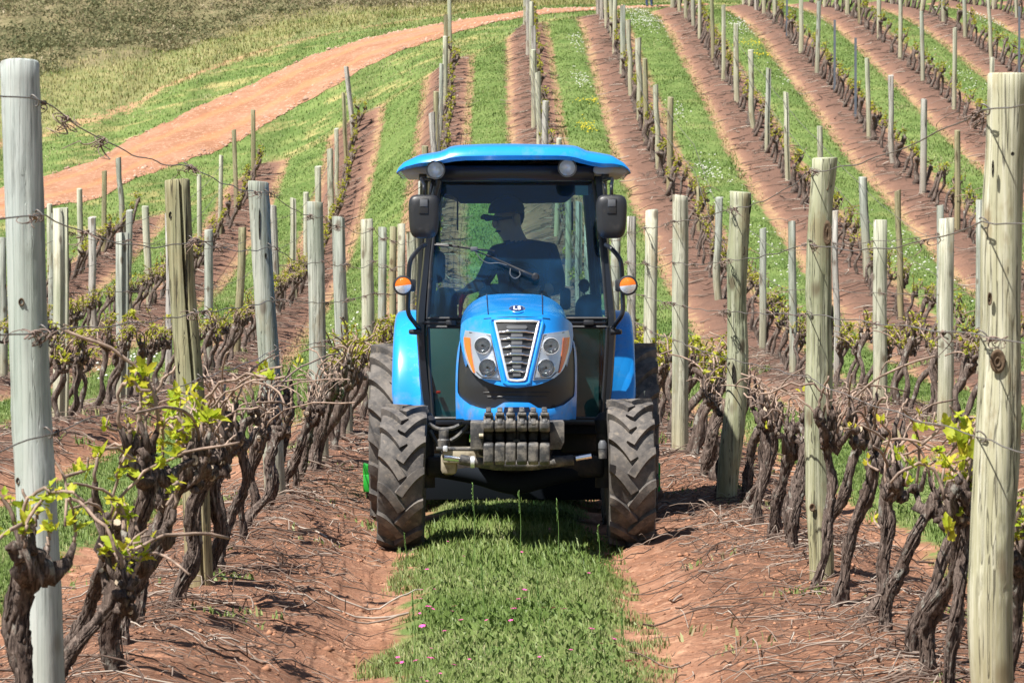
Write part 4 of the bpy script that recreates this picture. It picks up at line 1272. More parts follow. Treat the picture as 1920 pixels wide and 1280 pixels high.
# -- black band and blue lower bumper
bandL = [(862, 655), (859, 690), (860, 730), (866, 746), (885, 762), (912, 770)]
bl = patch([(857, 652), (856, 690), (858, 730), (866, 752), (890, 768), (915, 776)], mir([(857, 652), (856, 690), (858, 730), (866, 752), (890, 768), (915, 776)]), 40, -.035, .3, 30)
tp('nose_band', bl, M['plastic'])
for yb, w_, r_ in ((735, 62, .004), (743, 55, .004)):
    P = [PF(MX + dx, yb + .0002 * dx * dx, -.034) for dx in np.linspace(-w_, w_, 24)]
    tp('band_rib', tube(P, r_, 6), M['plastic'])
# bumper: left side limb, right limb, bottom band with raised middle
bot = 788.0
dxs = np.linspace(-114, 111, 70)
def top_y(dx):
    a = abs(dx)
    return np.interp(a, [0, 24, 34, 40, 58, 66, 88, 100, 108, 111, 114], [754.5, 755, 761, 765, 767, 766, 759, 750, 742, 735, 715])
g = Geo()
tops = np.array([PF(MX + d, top_y(d), -.01 if abs(d) < 105 else -.02) for d in dxs]); bots = np.array([PF(MX + d, bot - (0 if abs(d) < 100 else 2), 0.0) for d in dxs])
mid = (tops + bots) / 2 + np.array([0, -.018, 0])
tb = tops + np.array([0, .03, .002]); bb = bots + np.array([0, .25, 0])
g.merge(loft([tb, tops + np.array([0, -.006, 0]), mid, bots + np.array([0, -.008, .004]), bb], closed=False))
bump_ = tp('lower_bumper', g, M['blue_dirty'], None, 50)
for sx, lim in ((-1, [(861.5, 640), (857, 665), (854.5, 700), (854, 745), (855, 786)]), (1, [(2 * MX - 861.5 , 640), (2 * MX - 857, 665), (1082, 700), (1081.5, 745), (1080, 786)])):
    inner = [(a + (-sx) * w for a, w in ((lim[i][0], (2, 4, 4, 7, 22)[i]),)) for i in range(5)]
    inn = [(lim[i][0] - sx * (2, 4, 4, 6, 24)[i], lim[i][1]) for i in range(5)]
    Lp, Rp = (lim, inn) if sx < 0 else (inn, lim)
    tp('bumper_limb', patch(Lp, Rp, 5, -.02, .34, 20), M['blue_dirty'], bump_)
# tow eye recess in the bumper
tp('bumper_recess', patch([(946, 763), (944, 772)], [(992, 763), (994, 772)], 10, .022, .02, 5), M['seam'], bump_)
# -- grille
gf = Geo()
gl_out = [(928, 603), (934.5, 640), (942, 675), (952, 711)]
tp('grille_back', patch([(930, 604.5), (953, 709)], mir([(930, 604.5), (953, 709)]), 12, .003, .02, 12), M['plastic'])
def strip(pts, r, off, mat, name, parent=None, sides=8):
    P = np.array([PF(a, b, off) for a, b in pts])
    return tp(name, tube(P, r, sides), mat, parent)
fr_pts = [(928, 603)] + [(928 + 24.5 * t, 603 + 107 * t) for t in np.linspace(.08, .95, 8)] + [(953.5, 711), (958, 713)]
loop_ = [(MX, 602.5), (940, 602.3)] + fr_pts + [(MX, 714)]
loopf = loop_ + [(2 * MX - a, b) for a, b in loop_[-2::-1]]
grille = strip(loopf, .0085, .006, M['satin'], 'grille_frame')
blue_rim = [(MX, 599)] + [(922, 598.5), (921, 606)] + [(921 + 25 * t, 606 + 108 * t) for t in np.linspace(.1, .95, 8)] + [(946, 717), (953, 720.5), (MX, 721)]
strip(blue_rim + [(2 * MX - a, b) for a, b in blue_rim[-2::-1]], .013, -.002, M['blue'], 'grille_surround', nose, 10)
for i, yb in enumerate((621.0, 634.5, 649.5, 664.0, 679.5, 694.5)):
    t = (yb - 603) / 108; hw = 40 - 25 * t - 2.5
    xs_ = np.linspace(-hw, hw, 25)
    rings_ = []
    for dx in xs_:
        k = sstep(.52, .72, abs(dx) / hw)                # thicker, hooked ends
        top = PF(MX + dx, yb - 3.2 - 0.6 * k, .014)
        r = .0065 + .002 * (1 - k)
        c = PF(MX + dx, yb + 1.6 * k, .012 - .003 * k)
        th = np.arange(10) / 10 * 2 * np.pi
        rings_.append(np.stack([np.full(10, c[0]), c[1] - r * 1.0 * np.cos(th), c[2] + r * 1.15 * np.sin(th)], -1))
    tp('grille_slat', loft(rings_, True, True), M['chrome'], grille, 60)
for i, yb in enumerate((613.0, 627.5, 642.0, 657.0, 672.0, 686.5, 702.0)):
    t = (yb - 603) / 108; w = (17 if i == 0 else 12 - 5 * t)
    tp('grille_plate', patch([(MX - w, yb - 3.4), (MX - w - (3 if i == 0 else 0), yb), (MX - w, yb + 3.4)], [(MX + w, yb - 3.4), (MX + w + (3 if i == 0 else 0), yb), (MX + w, yb + 3.4)], 6, .010, .01, 5), M['grey'], grille)
# -- headlamp clusters
for sx in (-1, 1):
    mm = (lambda L: L) if sx < 0 else mir
    def pp(Lf, Rt, *a, **k):
        return patch(Lf, Rt, *a, **k) if sx < 0 else patch(mir(Rt), mir(Lf), *a, **k)
    hl = tp('headlight', pp([(872, 619), (868.5, 640), (873, 670), (883, 694), (899, 709)], [(920, 626), (925, 650), (931, 675), (936, 698), (939, 713)], 12, .006, .03, 16), M['housing'])
    tp('lamp_surround', pp([(885, 629), (890, 665), (897, 690), (905, 706)], [(917.5, 630), (922, 655), (930, 685), (935, 707)], 10, .010, .01, 12), M['housing'], hl)
    strip(mm([(880, 623), (919, 629), (924, 652), (931, 682), (937, 710), (905, 708), (893, 697)]), .0026, .012, M['plastic'], 'lamp_rim', hl, 5)
    for (cx, cy, rr, inner) in ((904.5, 647.5, 15.5, .50), (914, 688.5, 16.0, .62)):
        if sx > 0: cx = 2 * MX - cx; cy += 1
        c = PF(cx, cy, .044); s = F / c[1]; R = rr / s
        # bowl
        prof_ = [(c[1] + .045, R * 1.02), (c[1] + .0, R * 1.0), (c[1] - .006, R * .98), (c[1] - .006, R * .92), (c[1] + .004, R * .86), (c[1] + .018, R * .66), (c[1] + .028, R * .38), (c[1] + .03, R * .02)]
        bowl = lathe(prof_, (c[0], 0, c[2]), 'y', 36)
        b_ = tp('lamp_bowl', bowl, M['reflector'], hl, 60)
        tp('lamp_ring', lathe([(c[1] - .009, R * 1.02), (c[1] - .013, R * .97), (c[1] - .009, R * .92)], (c[0], 0, c[2]), 'y', 36), M['chrome'] if cy > 670 else M['satin'], hl, 60)
        tp('lamp_bulb', lathe([(c[1] - .004, .0), (c[1] - .002, R * .07), (c[1] + .004, R * .14), (c[1] + .03, R * .14)], (c[0], 0, c[2]), 'y', 16), M['plastic'], hl)
        tp('lamp_glass', lathe([(c[1] - .011, R * .93), (c[1] - .016, R * .5), (c[1] - .018, R * .02)], (c[0], 0, c[2]), 'y', 24), M['lens'], hl)
    tp('indicator_lens', pp([(869.5, 632), (872, 652), (878.5, 676), (887, 698)], [(881, 633), (882.5, 655), (886, 678), (890, 699)], 6, .014, .02, 14), M['orange'], hl)
# -- emblem
c = np.array(W(970, 579, 20.78))
hz = np.interp(20.78, [20.66, 20.9], [1.425, 1.452]) * 1.0
c[2] = 1.40
ey = 20.50; cz = EYE + (VPY - 580) * ey / F
tilt = math.radians(38)
er = Geo()
def ell(rx, rz, d, n=36):
    th = np.arange(n) / n * 2 * np.pi
    return np.stack([TX + .01 + rx * np.cos(th), ey - d * math.cos(tilt) + rz * np.sin(th) * math.sin(tilt), cz + d * math.sin(tilt) + rz * np.sin(th) * math.cos(tilt)], -1)
emb = tp('emblem', loft([ell(.048, .026, -.012), ell(.050, .028, .006), ell(.047, .025, .012), ell(.044, .022, .008), ell(.001, .001, .008)]), M['chrome'], None, 60)
dd_ = Geo(); e_ = ell(.042, .021, .011)
dd_.merge(loft([ell(.043, .0215, .004), e_, ell(.0005, .0005, .012)]))
M['emblem'] = principled('emblem_blue', (0.008, 0.025, 0.10), 0.25)
tp('emblem_field', dd_, M['emblem'], emb)
cu = bpy.data.curves.new('letters', 'FONT'); cu.body = 'LS'; cu.size = .036; cu.align_x = 'CENTER'; cu.align_y = 'CENTER'; cu.extrude = .0015; cu.offset = .0008; cu.space_character = 1.15
to = bpy.data.objects.new('tmp', cu); COL.objects.link(to)
bpy.context.view_layer.update()
lm = bpy.data.meshes.new_from_object(to.evaluated_get(bpy.context.evaluated_depsgraph_get()))
bpy.data.objects.remove(to)
lm.name = 'lettering'; lm.materials.clear(); lm.materials.append(M['satin'])
q = ell(0, 0, .0135).mean(0)
link('lettering', lm, emb, (q[0] - TX, q[1] - TY, q[2]), (math.radians(90) - tilt, 0, 0), (1.25, 1, 1))

# -- cab
def rb(c, size, bev, mat, name, parent=None, rot=None, seg=2, angle=40):
    return tp(name, box(c, size, bev, seg, rot), mat, parent, angle)
YF = 22.02                       # plane of the windscreen at its foot
def PW(px, py, Y=YF): return np.array(W(px, py, Y))
def lean(py): return YF + .16 * np.clip((598 - py) / 260., 0, 1)   # windscreen leans back
def pillar(outer, inner, depth=.09, dy=0.0):
    O = spline(np.array([PW(a, b, lean(b) + dy) for a, b in outer]), 22); I = spline(np.array([PW(a, b, lean(b) + dy) for a, b in inner]), 22)
    rings = []
    for o, i in zip(O, I):
        w = i - o; L = np.linalg.norm(w); w = w / L
        rings.append([o + np.array([0, .02, 0]), o + w * L * .18 + np.array([0, -.012, 0]), i - w * L * .18 + np.array([0, -.012, 0]), i + np.array([0, .012, 0]), i + np.array([0, depth, 0]), o + np.array([0, depth, 0])])
    return loft(rings, True, True)
outL = [(805, 330), (800, 400), (792, 493), (781, 597), (783, 660), (789, 740), (800, 792)]
innL = [(824, 330), (816, 400), (807, 493), (799, 597), (800, 660), (808, 740), (818, 792)]
cabf = tp('cab_frame', pillar(outL, innL), M['black'])
mR = lambda L: [(1936 - a, b) for a, b in L]
tp('cab_pillar', pillar(mR(innL), mR(outL)), M['black'], cabf)
# window gaskets and glass
def quad_frame(poly, r, mat, name, parent, dy=-.012):
    P = [PW(a, b, lean(b) + dy) for a, b in poly]; P = P + P[:1]
    Q = []
    for a, b in zip(P[:-1], P[1:]): Q += [a + (b - a) * t for t in np.linspace(0, .96, 8)]
    Q = np.array(Q + [P[0]])
    return tp(name, tube(Q, r, 6, caps=False), mat, parent)
ws = [(826, 338), (1111, 338), (1120, 400), (1130, 493), (1138, 597), (801, 597), (808, 493), (818, 400)]
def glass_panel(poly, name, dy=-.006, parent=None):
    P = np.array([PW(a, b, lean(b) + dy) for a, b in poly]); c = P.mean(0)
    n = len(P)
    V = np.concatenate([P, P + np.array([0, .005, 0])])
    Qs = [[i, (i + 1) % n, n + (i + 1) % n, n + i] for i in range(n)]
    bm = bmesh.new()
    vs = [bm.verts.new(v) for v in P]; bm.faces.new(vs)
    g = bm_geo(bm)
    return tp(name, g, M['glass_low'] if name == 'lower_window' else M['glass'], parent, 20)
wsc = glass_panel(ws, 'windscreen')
quad_frame(ws, .011, M['plastic'], 'window_seal', wsc)
lpL = [(803, 613), (905, 613), (905, 784), (812, 784), (806, 700)]
lpR = [(1030, 613), (1139, 613), (1134, 700), (1128, 784), (1030, 784)]
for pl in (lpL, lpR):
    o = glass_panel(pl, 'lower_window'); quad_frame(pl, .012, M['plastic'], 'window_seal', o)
rb((TX, YF + .005, EYE + (VPY - 605) * YF / F), (1.205, .05, .022), .008, M['black'], 'cross_bar', cabf)
for px in (846, 1104):
    c = PW(px, 605, YF - .03); rb(tuple(c), (.07, .035, .034), .008, M['plastic'], 'hinge', cabf)
rb((TX, YF + .01, EYE + (VPY - 791) * YF / F), (1.10, .06, .04), .008, M['black'], 'sill_bar', cabf)
# header of the windscreen (dark, below the roof lip)
rb((TX, 22.14, 2.325), (1.06, .12, .10), .02, M['black'], 'header', cabf)
# side and rear structure
YR = 23.62
for sx in (-1, 1):
    x = XC + sx * .60
    P = [(x, YF + .1, .60), (x + sx * .03, 22.6, 1.30), (x + sx * .0, 22.62, 2.30)]
    tp('door_pillar', tube(spline(P, 12), .028, 8), M['black'], cabf)
    P = [(XC + sx * .60, YR, 1.25), (XC + sx * .56, YR - .02, 1.8), (XC + sx * .52, YR - .05, 2.3)]
    tp('rear_pillar', tube(spline(P, 12), .038, 8), M['black'], cabf)
    # side glass
    bm = bmesh.new()
    vs = [bm.verts.new(v) for v in ((XC + sx * .62, YF + .12, .72), (XC + sx * .64, 23.0, 1.35), (XC + sx * .60, YR - .04, 1.38), (XC + sx * .53, YR - .07, 2.28), (XC + sx * .53, YF + .24, 2.28), (XC + sx * .60, YF + .12, 1.4))]
    bm.faces.new(vs)
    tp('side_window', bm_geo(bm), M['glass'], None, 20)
bm = bmesh.new()
vs = [bm.verts.new(v) for v in ((XC - .58, YR, 1.36), (XC + .58, YR, 1.36), (XC + .52, YR - .05, 2.22), (XC - .52, YR - .05, 2.22))]
bm.faces.new(vs[::-1])
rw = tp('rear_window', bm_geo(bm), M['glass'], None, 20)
# rear header with the lower middle part seen through the windscreen, rear wall
g = prism([(XC - .56, 2.37), (XC + .56, 2.37), (XC + .545, 2.23), (XC + .43, 2.22), (XC + .38, 2.175), (XC + .36, 2.165), (XC + .12, 2.16), (XC - .37, 2.16), (XC - .40, 2.20), (XC - .47, 2.225), (XC - .54, 2.20)], 'y', YR - .12, YR - .02, .01)
tp('rear_header', g, M['interior'], cabf)
rb((XC, YR - .02, 1.08), (1.20, .08, .60), .02, M['interior'], 'rear_wall', cabf)
rb((XC, 22.85, .66), (1.16, 1.6, .10), .02, M['interior'], 'cab_floor', cabf)
rb((XC, 22.42, 1.00), (1.14, .04, .62), .01, M['added_backing'], 'added_backing', cabf)  # added panel, not a cab part; blocks the sunlit soil behind the lower panes
# dark lining below the rear window on both sides (inner wheel arches)
for sx in (-1, 1):
    rb((XC + sx * .47, 23.1, 1.00), (.24, .95, .62), .07, M['interior'], 'inner_arch', cabf, seg=4)
# gas struts of the rear window
for px in (858, 1073):
    P = [np.array(W(px, 378, 23.5)), np.array(W(px, 432, 23.5))]
    tp('gas_strut', tube(P, .006, 6), M['interior'], rw)
P = [np.array(W(1112, 425, 23.2)), np.array(W(1109, 505, 23.2))]
tp('gas_strut', tube(P, .018, 8), M['interior'], cabf)
P = [np.array(W(1109, 505, 23.2)), np.array(W(1110, 535, 23.2))]
tp('gas_strut', tube(P, .008, 8), M['interior'], cabf)
# sticker in the top right corner of the rear glass
stk = prism([(W(1079, 348, 22.2)[0], W(0, 348, 22.2)[2]), (W(1103, 348, 22.2)[0], W(0, 348, 22.2)[2]), (W(1103, 366, 22.2)[0], W(0, 366, 22.2)[2]), (W(1079, 366, 22.2)[0], W(0, 366, 22.2)[2])], 'y', 22.235, 22.238)
M['sticker'] = principled('pale_blue_sticker', (0.10, 0.28, 0.36), 0.4)
tp('sticker', stk, M['sticker'], wsc)

# -- roof
tx = [742, 745, 756, 784, 821, 833, 841, 857, 911, 964, 1009, 1070, 1085, 1093, 1102, 1150, 1172, 1182, 1184.5]
ty = [322, 314, 303, 292, 288, 284, 279, 276, 274, 273.5, 274.5, 276, 278, 282, 286, 292, 304, 315, 322]
bx_ = [742, 748, 759, 785, 812, 832, 850, 869, 964, 1051, 1070, 1088, 1110, 1130, 1150, 1167, 1178, 1184.5]
by_ = [324, 321, 316.5, 312, 309.5, 306, 303, 301, 300, 299.5, 301.5, 306, 311, 314, 312.5, 312.5, 317, 324]
N_R = 64
rx = np.concatenate([742 + (1184.5 - 742) * (0.5 - 0.5 * np.cos(np.linspace(0, np.pi, N_R)))])
rt = np.interp(rx, tx, ty); rbm = np.interp(rx, bx_, by_)
rt = np.minimum(rt, rbm - .6)
rings = []
for px, a, b in zip(rx, rt, rbm):
    e = abs(px - 963) / 221.0
    dy = .16 * e ** 4            # corners sweep back
    t = np.array(W(px, a, 21.88)); bt = np.array(W(px, b, 21.83)); x = bt[0]
    m = (t + bt) / 2
    zt = t[2]; zb = bt[2]; th_ = zt - zb
    k = (1 - e ** 6)
    rear = 23.72 - .25 * e ** 4
    rings.append([(x, 21.84 + dy, zb), (x, 21.815 + dy, zb + .3 * th_), (x, 21.83 + dy, zb + .72 * th_), (x, 21.90 + dy, zt), (x, 22.1 + dy, zt + .022 * k), (x, 22.6, zt + .035 * k), (x, 23.2, zt + .022 * k),
                  (x, rear - .06, zt), (x, rear, zb + .5 * th_), (x, rear - .02, zb), (x, rear - .25, zb + .012), (x, 22.15 + dy, zb + .018), (x, 21.93 + dy, zb + .018), (x, 21.865 + dy, zb + .012)])
roof = tp('roof', loft(rings, True, True), M['blue'], None, 60)
rb((XC, 22.94, 2.355), (1.10, 1.30, .08), .03, M['interior'], 'roof_lining', roof)
for sx in (-1, 1):
    tp('roof_tray', box((XC + sx * .63, 22.7, 2.345), (.22, 1.4, .05), .018), M['liner'], roof)
    for yy_ in (22.25,):
        tp('roof_bracket', box((XC + sx * .60, yy_ - .12, 2.30), (.05, .10, .05), .01), M['plastic'], roof)
for px in (875, 1052):
    c = np.array(W(px, 277, 22.0)); tp('roof_bolt', box(tuple(c), (.028, .03, .012), .004), M['plastic'], roof)
tp('antenna', tube([W(790, 350, 22.3), W(766, 366, 22.2)], .0022, 4), M['plastic'], roof)

# -- work lamps
for (cx, cy, yy_) in ((813.5, 321, 21.86), (1060, 317, 21.86)):
    c = np.array(W(cx, cy, yy_)); R = .058
    hs = lathe([(c[1] + .09, .0), (c[1] + .085, R * .55), (c[1] + .05, R * .95), (c[1] + .0, R * 1.08), (c[1] - .014, R * 1.06), (c[1] - .012, R * .90)], (c[0] + .012, 0, c[2] + .008), 'y', 28)
    wl = tp('work_lamp', hs, M['plastic'], None, 60)
    tp('lamp_bowl', lathe([(c[1] - .012, R * .90), (c[1] + .004, R * .6), (c[1] + .018, R * .3), (c[1] + .02, .001)], (c[0] + .012, 0, c[2] + .006), 'y', 28), M['reflector'], wl, 60)
    tp('lamp_glass', lathe([(c[1] - .012, R * .90), (c[1] - .022, R * .5), (c[1] - .025, .001)], (c[0] + .012, 0, c[2] + .006), 'y', 28), M['lens'], wl, 60)
    tp('lamp_stalk', tube([c + np.array([.02, .05, 0]), c + np.array([.05, .10, .05])], .012, 8), M['plastic'], wl)
c1 = np.array(W(822, 330, 21.98)); tp('grab_tube', tube([W(822, 338, 21.96), W(812, 375, 21.96)], .020, 10), M['black'], cabf)
# -- mirrors
for cx, sx in ((795, -1), (1146.5, 1)):
    c = np.array(W(cx, 406, 21.75)); w, h = .098, .142
    out_ = []
    for yk, f_ in ((.055, .80), (.045, .95), (.0, 1.0), (-.025, .97), (-.042, .86), (-.047, .6)):
        th = np.arange(36) / 36 * 2 * np.pi
        p = 4.2
        cx_ = np.sign(np.cos(th)) * np.abs(np.cos(th)) ** (2 / p) * w * f_; cz_ = np.sign(np.sin(th)) * np.abs(np.sin(th)) ** (2 / p) * h * f_
        cx_ = cx_ * (1 + .07 * cz_ / h)
        out_.append(np.stack([c[0] + cx_, c[1] + yk + 0 * cx_, c[2] + cz_], -1))
    mirr = tp('mirror', loft(out_, True, True), M['plastic'], None, 60)
    rb((c[0], c[1] - .047, c[2] + .065), (.062, .012, .10), .006, M['plastic'], 'mirror_boss', mirr, seg=3)
    rb((c[0], c[1] - .0535, c[2] + .085), (.05, .006, .045), .003, M['grey'], 'mirror_badge', mirr)
    top = W(790 if sx < 0 else 1149, 338, 21.85)
    tp('mirror_arm', tube(spline([c + np.array([0, 0, .12]), c + np.array([-.0, .0, .20]), np.array(W(790 if sx < 0 else 1147, 335, 21.95)), np.array(W(806 if sx < 0 else 1131, 338, 22.1))], 16), .012, 8), M['black'], mirr)
    tp('mirror_arm', tube(spline([c + np.array([-sx * .03, 0, .10]), c + np.array([-sx * .045, .02, .20]), np.array(W(806 if sx < 0 else 1131, 345, 22.05))], 12), .007, 6), M['black'], mirr)
# -- handrails with indicators
for sx in (-1, 1):
    f_ = (lambda a: a) if sx < 0 else (lambda a: 1933 - a)
    P = [W(f_(797), 459, 21.98), W(f_(787), 466, 21.90), W(f_(772), 484, 21.86), W(f_(767), 505, 21.86), W(f_(766), 545, 21.86), W(f_(765), 577, 21.86), W(f_(768), 592, 21.86), W(f_(778), 606, 21.90), W(f_(786), 617, 21.98)]
    hr = tp('handrail', tube(spline(P, 44), .0155, 10), M['black'])
    c = np.array(W(f_(756), 535, 21.80)); R = .063
    ind = tp('indicator', lathe([(c[1] + .10, .001), (c[1] + .095, R * .62), (c[1] + .03, R * .98), (c[1] - .01, R * 1.04), (c[1] - .014, R * .86)], (c[0], 0, c[2]), 'y', 30), M['plastic'], hr, 60)
    def half(a0, a1):
        g = Geo(); th = np.linspace(a0, a1, 16); r_ = R * .84
        V = [(c[0], c[1] - .026, c[2])]
        for q, (rr, yy_) in enumerate(((.5, -.022), (1.0, -.012))):
            V += [(c[0] + r_ * rr * math.cos(t), c[1] + yy_, c[2] + r_ * rr * math.sin(t)) for t in th]
        T = [[0, 1 + i, 2 + i] for i in range(15)]
        Q = [[1 + i, 17 + i, 18 + i, 2 + i] for i in range(15)]
        return g.add(V, Q, T)
    link('orange_lens', mesh_of('orange_lens', half(.12, math.pi + .12), M['orange'], True, None, TO), hr)
    link('clear_lens', mesh_of('clear_lens', half(math.pi + .12, 2 * math.pi + .12), M['reflector'], True, None, TO), hr)
    rb(tuple(c + np.array([-sx * .05, .05, 0])), (.06, .05, .08), .012, M['plastic'], 'indicator_bracket', hr)
    # stub lamp on the pillar
    c = np.array(W(f_(771), 622, 21.95)); tp('door_catch', tube([c + np.array([-sx * .06, 0, 0]), c, c + np.array([sx * .012, -.004, 0])], [.022, .018, .015], 10), M['plastic'], cabf)
# -- wiper
wp = Geo()
piv = np.array(W(1004, 519, 21.97))
P = spline([piv, np.array(W(985, 511, 21.97)), np.array(W(950, 495, 21.99)), np.array(W(912, 478, 22.0))], 14)
wip = tp('wiper', tube(P, np.linspace(.013, .006, 14), 8), M['plastic'])
tp('wiper_pivot', lathe([(piv[1] - .03, .001), (piv[1] - .03, .016), (piv[1] - .02, .024), (piv[1] + .03, .026)], (piv[0], 0, piv[2]), 'y', 20), M['plastic'], wip)
tp('wiper_blade', tube(spline([W(815, 459, 22.02), W(850, 462, 22.0), W(888, 467, 21.99), W(927, 471, 22.0)], 20), .0055, 6), M['plastic'], wip)
tp('blade_carrier', tube(spline([W(818, 457, 22.0), W(842, 459, 21.98), W(866, 463, 21.97), W(888, 466, 21.97), W(908, 468, 21.97), W(925, 470, 21.99)], 20), .004, 5), M['plastic'], wip)
tp('blade_joint', box(W(889, 467, 21.97), (.05, .02, .03), .008), M['grey'], wip)
tp('wiper_link', tube([W(889, 470, 21.98), W(912, 478, 22.0)], .005, 6), M['plastic'], wip)
tp('washer_hose', tube(spline([W(889, 468, 21.97), W(900, 484, 21.96), W(915, 493, 21.96), W(935, 493, 21.96), W(950, 497, 21.96)], 24), .003, 5), M['grey'], wip)
tp('washer_hose', tube(spline([W(957, 503, 21.96), W(957, 515, 21.95), W(966, 522, 21.95), W(975, 516, 21.95), W(974, 508, 21.96)], 24), .0035, 5), M['grey'], wip)

# -- inside the cab
rb((XC, 22.15, 1.28), (.50, .20, .52), .06, M['interior'], 'dashboard', None, seg=4)
sc_ = np.array(W(966, 532, 22.42)); 
th = np.linspace(0, 2 * np.pi, 41)
P = np.stack([sc_[0] + .185 * np.cos(th), sc_[1] + .185 * np.sin(th) * math.cos(math.radians(62)) * 1.0, sc_[2] + .185 * np.sin(th) * math.sin(math.radians(48))], -1)
stw = tp('steering_wheel', tube(P, .014, 8, caps=False), M['interior'])
tp('steering_column', tube([sc_, sc_ + np.array([0, -.18, -.22])], .05, 10), M['interior'], stw)
for a in (0, 2.1, 4.2):
    tp('spoke', tube([sc_, sc_ + np.array([.18 * math.cos(a), .18 * math.sin(a) * .47, .18 * math.sin(a) * .74])], .012, 6), M['interior'], stw)
rb((XC + .0, 22.98, 1.02), (.50, .50, .14), .05, M['seat'], 'seat', None, seg=4)
rb((XC + .0, 23.26, 1.32), (.47, .13, .56), .055, M['seat'], 'seat_back', None, rot=(math.radians(-8), 0, 0), seg=4)
# red lever and grey knob
tp('lever', tube(spline([W(862, 600, 22.3), W(864, 575, 22.3), W(866, 562, 22.3), W(870, 552, 22.3)], 14), [.010] * 3 + [.014] * 4 + [.018] * 4 + [.016] * 3, 8), M['red'])
rb(tuple(np.array(W(882, 543, 22.4))), (.04, .04, .012), .005, M['satin'], 'lever_knob')
rb(tuple(np.array(W(822, 735, 22.36))), (.03, .05, .02), .006, M['red'], 'pedal')
rb(tuple(np.array(W(1060, 560, 22.5))), (.072, .06, .15), .03, M['interior'], 'armrest', None, seg=4)
rb(tuple(np.array(W(1110, 585, 22.6))), (.22, .5, .24), .09, M['interior'], 'side_console', None, seg=5)
rb(tuple(np.array(W(836, 575, 22.6))), (.15, .4, .26), .06, M['interior'], 'side_console', None, seg=4)
rb(tuple(np.array(W(820, 500, 22.9))), (.11, .12, .22), .05, M['interior'], 'cab_speaker', None, seg=4)
tp('hand_rest', lathe([(0, .001), (.02, .03), (.06, .04), (.09, .025), (.1, .001)], W(1095, 550, 22.7), 'z', 16), M['interior'])

# -- fenders
for sx in (-1, 1):
    cy_, cz_ = 22.93, .62
    rings = []
    for a in np.linspace(math.radians(186), math.radians(20), 34):
        # angle measured from +Y; front is pi
        rr = .735 + .02 * math.sin(a)
        t = (math.degrees(a) - 20) / 166
        zc = cz_ + rr * math.sin(a) * 1.055; yc = cy_ + rr * math.cos(a)
        up = max(0, math.sin(a))
        xo = .815 - .02 * (1 - t) - .05 * sstep(.82, 1.0, t)       # narrower towards the foot
        xi = .60
        nrm = np.array([0, math.cos(a), math.sin(a)])
        pts = []
        for (x, off) in ((xi, 0), (xi + .1, .004), (xo - .06, .0), (xo - .022, -.008), (xo - .005, -.030), (xo, -.06), (xo - .008, -.062), (xo - .02, -.035), (xo - .06, -.014), (xi, -.012)):
            pts.append((XC + sx * x, yc + nrm[1] * off, zc + nrm[2] * off))
        rings.append(pts)
    fen = tp('fender', loft(rings, True, True), M['blue'], None, 60)
    rb((XC + sx * .70, 22.35, .78), (.14, .03, .10), .01, M['chassis'], 'fender_stay', fen)

